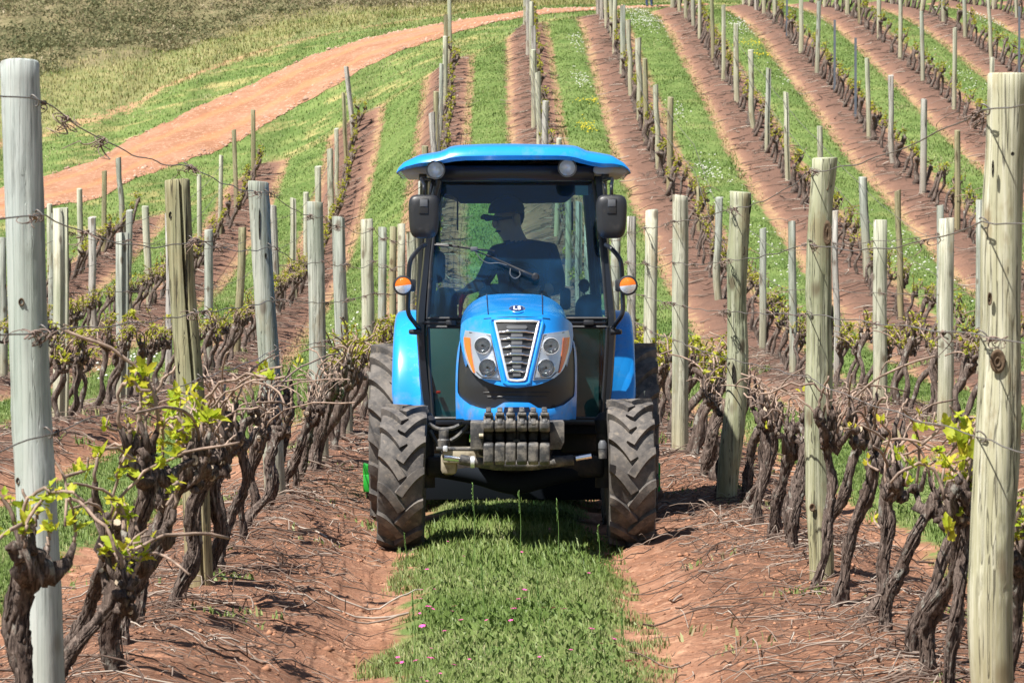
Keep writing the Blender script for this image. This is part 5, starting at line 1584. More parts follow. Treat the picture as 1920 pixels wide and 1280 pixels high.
# -- wheels
def wheel(cx, cy, cz, R, Wd, nl, name, camber=0.0, rim_r=.52, lug=.03, mat=None, delta=.34, phase=0.0):
    rimr = R * rim_r
    hw = Wd / 2
    Rt = R - lug
    # rim
    pr_ = [(-hw * .80, rimr * 1.03), (-hw * .78, rimr * .96), (-hw * .30, rimr * .90), (-.02, rimr * .55), (-.03, .10), (-.05, .08), (-.05, .001)]
    pr2 = [(-a, b) for a, b in pr_]
    sgn = 1
    c = np.array([cx, cy, cz])
    rim = tp('wheel', Geo().merge(lathe(pr_, c, 'x', 36)).merge(lathe(pr2, c, 'x', 36)), M['satin'] if False else M['grey'], None, 40)
    sd = [(-hw * .78, rimr * 1.0), (-hw * .92, rimr * 1.08), (-hw * 1.0, rimr + (Rt - rimr) * .45), (-hw * .99, rimr + (Rt - rimr) * .78), (-hw * .93, Rt * .985), (-hw * .80, Rt * 1.0), (-hw * .4, Rt * 1.012), (0, Rt * 1.016)]
    sd = sd + [(-a, b) for a, b in sd[-2::-1]]
    g = lathe(sd, c, 'x', 72)
    g.c = [np.concatenate([np.full(72, t) for t in [0.25, .25, .2, .25, .35, .4, .45, .5, .45, .4, .35, .25, .2, .25, .25]])]
    for side in (-1, 1):
        for i in range(nl):
            a0 = (i + (0 if side < 0 else .5) + phase) * 2 * np.pi / nl
            rings = []
            for t in np.linspace(0, 1, 8):
                w = side * (-.06 + t * 1.07) * hw
                th_ = a0 + delta * (1 - (1 - t) ** 1.55)
                hwid = (.040 - .004 * t) * R / .46 * .62          # half width along the tread
                # direction along the lug in (w, R*th)
                dth = delta * 1.55 * max(1 - t, 0.02) ** .55
                dv = np.array([side * 1.07 * hw, R * dth]); dv /= np.linalg.norm(dv); nv = np.array([-dv[1], dv[0]])
                hgt = (R if t < .9 else R * (1 - .010 * (t - .9) * 10))
                base = Rt * (1.0 if abs(w) < hw * .8 else .985) * .985
                pts = []
                for (o, rr) in ((-hwid * 1.35, base), (-hwid, hgt), (hwid, hgt), (hwid * 1.35, base)):
                    ww = w + nv[0] * o; tt = th_ + nv[1] * o / R
                    if abs(ww) > hw * 1.0: ww = np.sign(ww) * hw * 1.0
                    pts.append((cx + ww, cy - rr * math.cos(tt), cz + rr * math.sin(tt)))
                rings.append(pts)
            lg_ = loft(rings, True, True)
            lg_.c = [np.full(lg_.n, .0)]
            # dusty tops: stations of the top face get a higher tone
            tn = np.zeros(lg_.n); 
            for q in range(8): tn[q * 4 + 1] = tn[q * 4 + 2] = .55; tn[q * 4] = tn[q * 4 + 3] = .1
            lg_.c = [tn]
            g.merge(lg_)
    ty_ = link('tyre', mesh_of('tyre', g, M['rubber'], True, 35, TO), rim)
    hub = tp('hub', lathe([(-.09, .001), (-.09, .07), (-.03, .09), (.03, .09), (.09, .07), (.09, .001)], c, 'x', 20), M['chassis'], rim)
    return rim
zf = .455 - .012
w1 = wheel(TX - .695, TY, .455 + gz(TX - .695, TY) - .01, .462, .285, 14, 'f', phase=.15, lug=.036)
w2 = wheel(TX + .712, TY, .455 + gz(TX + .7, TY) - .01, .462, .285, 14, 'f', phase=.55, lug=.036)
for w_, sx in ((w1, -1), (w2, 1)):
    w_.matrix_local = Matrix.Translation((sx * .7, 0, .45)) @ Matrix.Rotation(math.radians(2.0 if sx < 0 else -.8), 4, 'Y') @ Matrix.Translation((-sx * .7, 0, -.45))
RW = 22.93
for sx in (-1, 1):
    wheel(TX + sx * .79, RW, .625 + gz(TX + sx * .79, RW) - .01, .635, .36, 18, 'r', lug=.042, delta=.30, phase=.3)

# -- front axle, weights, frame
ax = Geo()
axle = tp('front_axle', box((XC, TY, .47), (1.1, .16, .13), .03, 3), M['chassis'])
tp('axle_beam', tube(spline([(XC - .55, TY, .46), (XC - .25, TY - .05, .42), (XC, TY - .08, .37), (XC + .25, TY - .05, .42), (XC + .55, TY, .46)], 20), np.interp(np.linspace(-1, 1, 20), [-1, 0, 1], [.045, .070, .045]), 12), M['interior'], axle)
for sx in (-1, 1):
    tp('king_pin', tube([(XC + sx * .55, TY, .34), (XC + sx * .55, TY, .72)], [.055, .045], 14), M['chassis'], axle)
    tp('drive_cap', lathe([(-.06, .001), (-.06, .05), (.02, .06), (.06, .03), (.07, .001)], (XC + sx * .55, TY, .74), 'z', 16), M['chassis'], axle)
tp('steering_cylinder', tube([W(862, 861, 20.35), W(930, 872, 20.35), W(1000, 872, 20.38), W(1075, 862, 20.4)], .032, 14), M['iron'], axle)
tp('cylinder_rod', tube([W(832, 858, 20.33), W(862, 861, 20.35)], .016, 12), M['chrome'], axle)
tp('cylinder_rod', tube([W(1080, 860, 20.30), W(1109, 855, 20.30)], .018, 12), M['chrome'], axle)
tp('cylinder_clamp', lathe([(-.012, .037), (.012, .037)], W(886, 866, 20.35), 'x', 18), M['satin'], axle)
tp('track_rod', tube([W(818, 841, 20.42), W(905, 842, 20.42)], .013, 10), M['iron'], axle)
tp('rod_joint', box(W(835, 841, 20.40), (.03, .04, .035), .008), M['satin'], axle)
rb(tuple(np.array(W(875, 853, 20.55))), (.30, .10, .10), .02, M['cream'], 'axle_housing', axle)
rb(tuple(np.array(W(842, 868, 20.6))), (.10, .10, .14), .03, M['cream'], 'steering_knuckle', axle)
tp('oil_filter', lathe([(-.06, .001), (-.06, .035), (-.01, .038), (.0, .030), (.05, .03), (.05, .001)], W(832, 822, 20.5), 'z', 18), M['iron'], axle)
for P in ([(803, 794), (822, 804), (846, 803), (868, 794)], [(845, 826), (858, 818), (870, 806), (878, 797)], [(806, 806), (812, 818), (822, 836), (828, 850)]):
    tp('hydraulic_hose', tube(spline([W(a, b, 20.75) for a, b in P], 18), .013, 8), M['iron'], axle)
tp('grease_fitting', lathe([(-.02, .001), (-.02, .024), (.06, .024), (.07, .018), (.07, .001)], W(1130, 853, 20.3), 'z', 14), M['iron'], axle)
tp('grease_cap', lathe([(.0, .026), (.03, .026), (.05, .015), (.05, .001)], W(1130, 841, 20.3), 'z', 14), M['grey'], axle)
# chassis block
fr = rb((XC, 21.3, .72), (.46, 1.7, .34), .03, M['chassis'], 'engine_frame')
rb((XC, 22.6, .62), (.44, 1.4, .44), .06, M['chassis'], 'gearbox', fr)
rb((XC, 20.55, .80), (.50, .4, .14), .02, M['chassis'], 'front_plate', fr)
for sx in (-1, 1):
    rb((XC + sx * .46, 22.5, .58), (.32, .7, .20), .04, M['chassis'], 'fuel_tank', fr)
# weight carrier
g = Geo()
for (a, b) in ((882, 908), (1030, 1058)):
    x0, x1 = W(a, 0, 20.05)[0], W(b, 0, 20.05)[0]; z0 = W(0, 842, 20.05)[2]; z1 = W(0, 791, 20.05)[2]
    if a > 1000: poly = [(x0, z1), (x1, z1), (x1, z0 + .045), (x1 - .02, z0), (x0, z0)]
    else: poly = [(x0, z1), (x1, z1), (x1, z0), (x0, z0)]
    tp('weight_bracket', prism(poly, 'y', 20.02, 20.5, .004), M['iron'], fr, 30)
car = rb((XC + .005, 20.10, W(0, 817, 20.1)[2]), (.46, .12, .16), .01, M['chassis'], 'weight_carrier', fr)
tp('carrier_pin', tube([W(898, 817, 20.0), W(906, 817, 20.0)], .014, 8), M['cream'], car)
tp('tow_pin', tube([W(969, 806, 19.92), W(969, 830, 19.92)], .018, 12), M['iron'], car)
tp('tow_pin_head', lathe([(-.02, .001), (-.015, .018), (.0, .024), (.015, .018), (.02, .001)], W(969, 829, 19.90), 'z', 14), M['cream'], car)
YW = 19.80
s_w = F / YW
zz = lambda py: EYE + (VPY - py) / s_w
wr2 = random.Random(3)
for px in (916, 937.3, 957.6, 979, 1000.3, 1021.6):
    x = (px - VPX) / s_w; hw = .0305
    j = wr2.uniform(-.003, .003)
    poly = [(YW + .03, zz(786)), (YW + .0, zz(791)), (YW, zz(803)), (YW + .02, zz(809)), (YW + .13, zz(812)), (YW + .13, zz(828)), (YW + .012, zz(830)), (YW, zz(835)), (YW + .004, zz(866)), (YW + .03, zz(872)),
            (YW + .30, zz(872)), (YW + .30, zz(782)), (YW + .10, zz(779))]
    poly = [(a + j, b + j * .6) for a, b in poly]
    wgt = tp('front_weight', prism(poly, 'x', x - hw, x + hw, .009, 3), M['iron'], None, 60)
    poly2 = [(YW + .05, zz(766 - j * 300)), (YW + .02, zz(770)), (YW + .03, zz(782)), (YW + .005, zz(787)), (YW - .004, zz(795)), (YW + .01, zz(800)), (YW + .25, zz(800)), (YW + .25, zz(766))]
    tp('weight_neck', prism(poly2, 'x', x - hw * .52, x + hw * .52, .007, 3), M['iron'], wgt, 60)
    tp('weight_collar', box((x, YW + .05, zz(777)), (hw * 1.7, .08, .022), .009, 3), M['iron'], wgt, 60)

# ------------------------------------------------------------------ mower behind the tractor
MO = (XC, 24.6, 0)
mz = gz(XC, 24.6)
mw = thing('mower', MO, 'green mower deck carried behind the blue tractor', 'mower')
def mp(name, g, mat, parent=None, angle=35): return link(name, mesh_of(name, g, mat, True, angle, MO), parent or mw)
xl = W(681, 0, 24.3)[0]; xr = W(1238, 0, 24.3)[0]
mp('deck', box(((xl + xr) / 2, 24.9, .30), (xr - xl - .16, 0.9, .16), .03, 3), M['green_paint'])
g = Geo()
for sx, xe in ((-1, xl), (1, xr)):
    c = (xe - sx * .065, 24.32, W(0, 905, 24.3)[2])
    e = mp('end_box', box(c, (.125, .20, .125), .008), M['green_paint'])
    mp('end_lug', prism([(xe - sx * .0, W(0, 868, 24.3)[2]), (xe - sx * .035, W(0, 872, 24.3)[2]), (xe - sx * .045, W(0, 890, 24.3)[2]), (xe, W(0, 890, 24.3)[2])], 'y', 24.24, 24.42, .003), M['green_paint'], e)
    mp('end_flap', box((xe - sx * .03, 24.4, .12), (.02, .12, .20), .005), M['plastic'], e)
    mp('skid', box((xe - sx * .03, 24.9, mz + .07), (.03, 1.0, .10), .01), M['green_paint'])
mp('deck_apron_screen', box(((xl + xr) / 2, 24.38, .24), (xr - xl - .3, .04, .42), .008), M['interior'])  # apron enlarged and blackened to hide sunlit grass behind the mower
mp('cross_rail', box(W(884, 886, 24.25), (.20, .05, .035), .006), M['green_paint'])
mp('hitch_frame', tube(spline([(XC - .4, 24.5, .38), (XC - .2, 24.1, .70), (XC, 24.0, .82), (XC + .2, 24.1, .70), (XC + .4, 24.5, .38)], 20), .03, 8), M['green_paint'])
mp('roller', lathe([(xl + .1, .001), (xl + .1, .09), (xr - .1, .09), (xr - .1, .001)], (0, 25.45, mz + .10), 'x', 20), M['chassis'])

# ------------------------------------------------------------------ people
def skin_body(name, joints, edges, root, loc, zones, parent=None, sub=2, scale=1.0):
    """joints: name -> ((x,y,z), radius). one continuous surface; zones(co)->material index"""
    names = list(joints)
    me = bpy.data.meshes.new(name)
    me.from_pydata([joints[n][0] for n in names], [(names.index(a), names.index(b)) for a, b in edges], [])
    ob = bpy.data.objects.new('tmp_body', me); COL.objects.link(ob)
    ob.modifiers.new('skin', 'SKIN').use_smooth_shade = True
    sk = me.skin_vertices[0].data if me.skin_vertices else None
    if sk is None:
        bpy.context.view_layer.update(); sk = me.skin_vertices[0].data
    for i, n in enumerate(names):
        r = joints[n][1]
        sk[i].radius = r if isinstance(r, tuple) else (r, r)
        sk[i].use_root = (n == root)
    m = ob.modifiers.new('sub', 'SUBSURF'); m.levels = sub; m.render_levels = sub
    bpy.context.view_layer.update()
    res = bpy.data.meshes.new_from_object(ob.evaluated_get(bpy.context.evaluated_depsgraph_get()))
    bpy.data.objects.remove(ob)
    res.name = name
    return res

def setmats(me, mats, zone):
    me.materials.clear()
    for m in mats: me.materials.append(m)
    for p in me.polygons:
        p.material_index = zone(p.center); p.use_smooth = True

def head_bits(parent, c, face, s=1.0, cap=False, specs=False):
    """eyes, ears, hair around head centre c; face: unit vector it looks along"""
    f = Vector(face).normalized(); r = Vector((0, 0, 1)).cross(f).normalized(); u = f.cross(r)
    def at(a, b, d): return Vector(c) + f * a * s + r * b * s + u * d * s
    Rm = Matrix((r, f, u)).transposed().to_4x4()
    def ell(p, rad, mat, name, cut=None):
        bm = bmesh.new(); bmesh.ops.create_uvsphere(bm, u_segments=18, v_segments=12, radius=1)
        if cut: bmesh.ops.delete(bm, geom=[v for v in bm.verts if cut(v.co)], context='VERTS')
        for v in bm.verts: v.co = Vector((v.co.x * rad[0], v.co.y * rad[1], v.co.z * rad[2])) * s
        bmesh.ops.transform(bm, matrix=Matrix.Translation(p) @ Rm, verts=bm.verts)
        return link(name, mesh_of(name, bm_geo(bm), mat), parent)
    for sx in (-1, 1):
        ell(at(.082, sx * .032, .015), (.012, .008, .008), M['white_flower'], 'eye')
        ell(at(.0, sx * .080, .0), (.012, .022, .034), M['skin'], 'ear')
    ell(at(.093, 0, -.012), (.013, .018, .024), M['skin'], 'nose')
    ell(at(.074, 0, -.055), (.022, .008, .006), M['cap'], 'mouth')
    ell(at(-.012, 0, .028), (.083, .100, .098), M['hair'], 'hair', lambda v: v.z < -.1 and v.y > -.2 or (v.y > .45 and v.z < .35))
    if cap:
        cp = ell(at(-.004, 0, .045), (.092, .108, .085), M['cap'], 'cap', lambda v: v.z < -.08)
        bm = bmesh.new()
        vs = []
        n = 12; top = []; bot = []
        for i in range(n + 1):
            a = math.pi * (i / n)
            x = .078 * math.cos(a); y = .085 + .085 * math.sin(a)
            top.append(bm.verts.new(at(y, x, .050 - .03 * abs(x) / .078))); bot.append(bm.verts.new(at(y - .004, x, .042 - .03 * abs(x) / .078)))
        bm.faces.new(top); bm.faces.new(bot[::-1])
        for i in range(n): bm.faces.new((top[i], bot[i], bot[i + 1], top[i + 1]))
        bmesh.ops.recalc_face_normals(bm, faces=bm.faces)
        link('cap_brim', mesh_of('cap_brim', bm_geo(bm), M['cap'], True, 40), parent)
    if specs:
        P = [at(.04, -.08, .015), at(.10, -.06, .015), at(.112, -.03, .012), at(.11, 0, .015), at(.112, .03, .012), at(.10, .06, .015), at(.04, .08, .015)]
        link('sunglasses', mesh_of('sunglasses', tube(spline([tuple(p) for p in P], 20), .010, 6), M['cap']), parent)

def hand(parent, w, d, s=1.0, curl=.9, mat=None, side=1):
    """palm and five fingers from wrist w along direction d"""
    d = Vector(d).normalized(); up = Vector((0, 0, 1))
    if abs(d.z) > .9: up = Vector((0, 1, 0))
    r = d.cross(up).normalized(); n = r.cross(d).normalized()
    w = Vector(w)
    g = Geo()
    pal = [w, w + d * .03 * s, w + d * .065 * s, w + d * .095 * s]
    ring = []
    for p, (a, b) in zip(pal, ((.026, .020), (.036, .018), (.042, .016), (.040, .013))):
        ring.append([tuple(p + r * a * s * math.cos(t) + n * b * s * math.sin(t)) for t in np.arange(12) / 12 * 2 * np.pi])
    g.merge(loft(ring, True, True))
    for i, L in enumerate((.068, .078, .074, .058)):
        o = (-.030 + .020 * i) * s
        p = w + d * .088 * s + r * o
        pts = [p]; dirv = d.copy()
        for q, f_ in enumerate((.45, .32, .23)):
            ang = curl * (.55 + .25 * q)
            dirv = (dirv * math.cos(ang) - n * math.sin(ang)); 
            pts.append(pts[-1] + dirv * L * f_ * s)
            d_, n_ = dirv, n
        g.merge(tube(spline([tuple(x) for x in pts], 9), np.linspace(.0095, .0072, 9) * s, 8))
    p = w + d * .03 * s + r * side * -.03 * s
    pts = [p, p + (d * .6 + r * side * -.7) * .03 * s, p + (d * .9 + r * side * -.5 - n * .3) * .055 * s, p + (d * 1.0 + r * side * -.2 - n * .6) * .07 * s]
    g.merge(tube(spline([tuple(x) for x in pts], 9), np.linspace(.012, .009, 9) * s, 8))
    return link('hand', mesh_of('hand', g, mat or M['skin']), parent)

# the driver: sits, looks and leans to the photograph's left, right arm out on the side
DY = 22.92
def D(px, py, dy=0): 
    p = W(px, py, DY + dy); return (p[0] - TX, p[1] - TY, p[2])
drv = thing('person', (TX, TY, 0), 'driver in a dark shirt and peaked cap sitting in the tractor cab', 'person')
hd = D(950, 412)
J = {
 'pelvis': (D(985, 655, .05), .155), 'waist': (D(985, 600, .08), (.17, .15)), 'chest': (D(985, 535, .06), (.20, .14)), 'upper': (D(980, 485, .04), (.19, .12)), 'neckb': (D(968, 457, .02), .088),
 'neck': (D(962, 442, .0), .075), 'jaw': (D(953, 427, -.02), (.085, .095)), 'head': (hd, (.092, .108)), 'crown': (D(951, 391, 0), (.08, .092)),
 'shL': (D(930, 478, .02), .078), 'elL': (D(905, 530, -.10), .055), 'wrL': (D(874, 545, -.30), .034),
 'shR': (D(1032, 474, .04), .082), 'elR': (D(1048, 540, -.10), .060), 'wrR': (D(1008, 545, -.36), .036),
 'hipL': (D(960, 668, -.02), .10), 'knL': (D(930, 640, -.50), .075), 'anL': (D(925, 750, -.62), .05), 'toL': (D(922, 765, -.76), .042),
 'hipR': (D(1010, 668, -.02), .10), 'knR': (D(1035, 640, -.50), .075), 'anR': (D(1040, 750, -.62), .05), 'toR': (D(1042, 765, -.76), .042)}
E = [('pelvis', 'waist'), ('waist', 'chest'), ('chest', 'upper'), ('upper', 'neckb'), ('neckb', 'neck'), ('neck', 'jaw'), ('jaw', 'head'), ('head', 'crown'),
     ('upper', 'shL'), ('shL', 'elL'), ('elL', 'wrL'), ('upper', 'shR'), ('shR', 'elR'), ('elR', 'wrR'),
     ('pelvis', 'hipL'), ('hipL', 'knL'), ('knL', 'anL'), ('anL', 'toL'), ('pelvis', 'hipR'), ('hipR', 'knR'), ('knR', 'anR'), ('anR', 'toR')]
body = skin_body('body', J, E, 'pelvis', None, None)
zn = J['neckb'][0][2] + .02; zw = J['pelvis'][0][2] + .06; za = J['anL'][0][2]
def zone(c):
    if c.z > zn: return 0
    if (Vector(c) - Vector(J['wrL'][0])).length < .16 or (Vector(c) - Vector(J['wrR'][0])).length < .16: return 0
    if c.z < za + .02: return 3
    if c.z < zw: return 2
    return 1
setmats(body, [M['skin'], M['shirt'], M['jeans'], M['shoe']], zone)
link('body', body, drv)
head_bits(drv, hd, (-.70, -.70, -.12), 1.26, cap=True, specs=True)
hand(drv, J['wrL'][0], (-.6, -.7, -.2), 1.05, 1.0, side=1)
hand(drv, J['wrR'][0], (-.7, -.5, -.05), 1.05, 1.0, side=-1)

# someone standing on the track at the top of the slope
PX, PY = (1217 - VPX) * 136.5 / F, 136.5
pz = gz(PX, PY) + .02
per = thing('person', (PX, PY, pz), 'person in dark blue jeans standing at the far end of the rows', 'person', rot=(0, 0, .3))
J2 = {'pelvis': ((0, 0, .95), (.15, .11)), 'waist': ((0, 0, 1.08), (.14, .10)), 'chest': ((0, 0, 1.28), (.17, .12)), 'upper': ((0, 0, 1.42), (.16, .10)), 'neck': ((0, 0, 1.53), .055), 'head': ((0, .0, 1.66), (.08, .095)), 'crown': ((0, 0, 1.73), .07),
      'shL': ((-.19, 0, 1.42), .06), 'elL': ((-.24, .02, 1.14), .045), 'wrL': ((-.22, -.06, .90), .028), 'shR': ((.19, 0, 1.42), .06), 'elR': ((.24, .02, 1.14), .045), 'wrR': ((.22, -.06, .90), .028),
      'hipL': ((-.09, 0, .90), .095), 'knL': ((-.10, 0, .50), .068), 'anL': ((-.10, .02, .09), .05), 'toL': ((-.11, -.14, .035), .038),
      'hipR': ((.09, 0, .90), .095), 'knR': ((.10, 0, .50), .068), 'anR': ((.10, .02, .09), .05), 'toR': ((.11, -.14, .035), .038)}
E2 = [('pelvis', 'waist'), ('waist', 'chest'), ('chest', 'upper'), ('upper', 'neck'), ('neck', 'head'), ('head', 'crown'), ('upper', 'shL'), ('shL', 'elL'), ('elL', 'wrL'), ('upper', 'shR'), ('shR', 'elR'), ('elR', 'wrR'),
      ('pelvis', 'hipL'), ('hipL', 'knL'), ('knL', 'anL'), ('anL', 'toL'), ('pelvis', 'hipR'), ('hipR', 'knR'), ('knR', 'anR'), ('anR', 'toR')]
b2 = skin_body('body', J2, E2, 'pelvis', None, None, sub=1)
setmats(b2, [M['skin'], M['shirt'], M['jeans'], M['shoe']], lambda c: 3 if c.z < .10 else 2 if c.z < 1.0 and abs(c.x) < .21 else 0 if c.z > 1.5 or c.z < 1.0 else 1)
link('body', b2, per)
head_bits(per, (0, 0, 1.66), (0, -1, 0))
hand(per, (-.22, -.06, .90), (0, -.2, -1), 1.0, .4); hand(per, (.22, -.06, .90), (0, -.2, -1), 1.0, .4, side=-1)

# ------------------------------------------------------------------ grass
gr = np.random.default_rng(21)
def blades(X, Y, h, w, tone, name, mat, label, lean_amt=.45, cat='grass'):
    n = len(X)
    Z = ground_z(X, Y) - .004
    az = gr.uniform(0, 2 * np.pi, n); fa = gr.uniform(0, 2 * np.pi, n)
    ln = gr.uniform(.1, 1, n) * lean_amt * h
    B = np.stack([X, Y, Z], -1)
    side = np.stack([np.cos(fa), np.sin(fa) * .45, 0 * fa], -1) * (w / 2)[:, None]
    side[:, 0] = np.where(np.abs(side[:, 0]) < w * .18, np.sign(side[:, 0] + 1e-9) * w * .18, side[:, 0])
    d = np.stack([np.cos(az) * ln, np.sin(az) * ln, 0 * az], -1)
    up = np.stack([0 * h, 0 * h, h], -1)
    m = B + d * .32 + up * .58
    t = B + d * 1.0 + up * gr.uniform(.85, 1.0, n)[:, None]
    V = np.stack([B - side, B + side, m + side * .8, m - side * .8, t], 1).reshape(-1, 3)
    k = np.arange(n)[:, None] * 5
    Q = k + np.array([[0, 1, 2, 3]]); T = k + np.array([[3, 2, 4]])
    g = Geo().add(V, Q, T, np.repeat(tone, 5))
    me = mesh_of(name, g, mat, True)
    nn = np.stack([np.cos(az) * .45, np.sin(az) * .45 - .12, np.full(n, .90)], -1); nn /= np.linalg.norm(nn, axis=1)[:, None]
    me.normals_split_custom_set_from_vertices(np.repeat(nn, 5, 0).tolist())
    o = tag(link(name, me), label, cat, kind='stuff')
    return o
def visible(X, Y, m=190):
    s = F / Y; px = VPX + X * s
    return (px > -m) & (px < 1920 + m)
def aisle_pts(y0, y1, dens, hw=.66, seed=0, xr=None):
    X = []; Y = []
    for k in range(-5, 8):
        n = int((y1 - y0) * hw * 2 * dens)
        y = gr.uniform(y0, y1, n); xo = gr.uniform(-hw, hw, n)
        x = ROW0 + (k + .5) * PITCH + xo
        x = x + bend(x, y)
        m = visible(x, y) & (block(x, y) > -.2)
        xo = xo * (1 + .12 * (gr.random(n) > .93)); edge = np.abs(xo) + .26 * vnoise(x * 2.3, y * 1.1, 31) + .10 * vnoise(x * 7, y * 5, 32)
        m &= gr.random(n) < sstep(hw, hw - .16, edge)
        X.append(x[m]); Y.append(y[m])
    return np.concatenate(X), np.concatenate(Y)
def gtone(X, Y, bias=0.0):
    return np.clip(.50 + bias + .20 * vnoise(X * 1.6, Y * .8, 41) + .16 * vnoise(X * .5, Y * .25, 42) + gr.normal(0, .13, len(X)), 0, 1)
# nearest strip: dense
zones_g = [(7.6, 14, 7600, .026, .046, .0036, .69), (14, 20, 5200, .028, .048, .0044, .69), (20, 32, 2100, .032, .055, .0070, .69), (32, 55, 620, .036, .065, .011, .70), (55, 85, 320, .038, .07, .017, .76), (85, 140, 190, .04, .075, .022, .80)]
for i, (y0, y1, dn, h0, h1, w, hw) in enumerate(zones_g):
    X, Y = aisle_pts(y0, y1, dn, hw)
    patchy = .75 + .5 * vnoise(X * 2.1, Y * 1.3, 44)
    h = gr.uniform(h0, h1, len(X)) * patchy * (1 + .9 * (gr.random(len(X)) > .94))
    blades(X, Y, h, np.full(len(X), w) * gr.uniform(.6, 1.3, len(X)), gtone(X, Y, .06 if y0 < 20 else -.02), 'grass', M['grass'], 'short green grass growing between the vine rows')
    print('grass', y0, len(X))
# broad leaved weeds mixed into the near strip
X, Y = aisle_pts(7.8, 24, 420, .62)
h = gr.uniform(.02, .05, len(X))
blades(X, Y, h, gr.uniform(.012, .024, len(X)), gtone(X, Y, -.05), 'clover', M['grass'], 'low clover and broad leaved weeds in the grass', 1.2)
# taller tuft in front of and below the tractor, with seed heads
n = 2600
X = gr.uniform(-.55, .62, n); Y = gr.uniform(18.6, 22.4, n)
keep = gr.random(n) < sstep(.62, .4, np.abs(X - .05) + .2 * vnoise(X * 4, Y * 3, 50))
X, Y = X[keep], Y[keep]
blades(X, Y, gr.uniform(.035, .095, len(X)), gr.uniform(.005, .013, len(X)), gtone(X, Y, -.02), 'tall_grass', M['grass'], 'taller rough grass in front of the tractor wheels', .5)
g = Geo()
for (px, py0, py1, Y) in ((888, 905, 1000, 18.9), (975, 920, 985, 19.5), (1046, 935, 1000, 18.9), (1123, 985, 1020, 18.8), (760, 1000, 1030, 18.7), (905, 1060, 1110, 15.5), (1010, 1090, 1140, 15.2), (775, 1110, 1160, 13.8), (1168, 1140, 1190, 13.2)):
    a = np.array(W(px, py1 + 20, Y)); b = np.array(W(px - 2, py0, Y)); a[2] = gz(a[0], a[1])
    P = spline([a, a * .5 + b * .5 + np.array([.008, 0, 0]), b], 12)
    g.merge(tube(P, np.linspace(.0022, .0012, 12), 4))
    for q in range(14):
        t = .66 + .34 * q / 14; c = a + (b - a) * t
        g.merge(tube([c, c + np.array([gr.normal(0, .004), gr.normal(0, .004), .014])], [.0035, .001], 4))
o = tag(link('grass_seed_heads', mesh_of('grass_seed_heads', g, M['stem'])), 'tall grass stalks with seed heads in the middle strip', 'grass', kind='stuff')
# weeds on the soil under the vines
X = []; Y = []
for _ in range(420):
    y = gr.uniform(9.5, 60); k = int(gr.integers(-3, 4)); d = gr.uniform(-.95, .95)
    x = ROW0 + k * PITCH + d
    m = int(gr.integers(10, 46)); r = gr.uniform(.03, .12)
    X.append(x + gr.normal(0, r, m)); Y.append(y + gr.normal(0, r, m))
X = np.concatenate(X); Y = np.concatenate(Y); m = visible(X, Y); X, Y = X[m], Y[m]
blades(X, Y, gr.uniform(.02, .06, len(X)) * (1 + (Y > 30)), gr.uniform(.006, .014, len(X)) * (1 + Y / 40), gtone(X, Y, .12), 'weeds', M['grass'], 'small green weeds sprouting on the bare soil', .8)
# headland between the row ends and the road, and the verge beyond the road
n = 170000
X = gr.uniform(-21, 12, n); Y = gr.uniform(84, 158, n)
b_ = block(X, Y); on_road = (Y > yL(X) - .05) & (Y < yU(X) + .05)
vgv = (Y - yU(X)) / np.maximum(yS(X) - yU(X), .5)
m = visible(X, Y) & (b_ < .2) & ~on_road & (Y < yS(X) + 2) & (Y > 84)
X, Y, vgv, b_ = X[m], Y[m], vgv[m], b_[m]
dry = (vgv + .25 * vnoise(X * .5, Y * .4, 61) > .42)
gn = ~dry
blades(X[gn], Y[gn], gr.uniform(.05, .11, gn.sum()), gr.uniform(.018, .034, gn.sum()), gtone(X[gn], Y[gn], .04 + .18 * (vnoise(X[gn] * .6, Y[gn] * .5, 62) > .35)), 'verge_grass', M['grass'], 'green grass on both sides of the red dirt road')
blades(X[dry], Y[dry], gr.uniform(.07, .19, dry.sum()), gr.uniform(.018, .036, dry.sum()), np.clip(.5 + .3 * vnoise(X[dry] * .7, Y[dry] * .6, 63) + gr.normal(0, .2, dry.sum()), 0, 1), 'dry_grass', M['drygrass'], 'pale dry grass between the road and the scrub', .5)
# straw coloured dead grass along the edges of the strips
X = []; Y = []
for k in range(-4, 8):
    for sd_ in (-1, 1):
        n = 5200
        y = 30 + 110 * gr.random(n) ** .8
        x = ROW0 + (k + .5) * PITCH + sd_ * (.73 + gr.normal(0, .08, n)); x = x + bend(x, y)
        m = visible(x, y) & (block(x, y) > 0) & (vnoise(x * 1.1 + sd_ * 9, y * .35, 66) > -.1)
        X.append(x[m]); Y.append(y[m])
X = np.concatenate(X); Y = np.concatenate(Y)
blades(X, Y, gr.uniform(.02, .055, len(X)), .004 + Y * .00014, np.clip(gr.normal(.85, .15, len(X)), 0, 1), 'straw', M['drygrass'], 'straw coloured dead grass edging the green strips', .9)

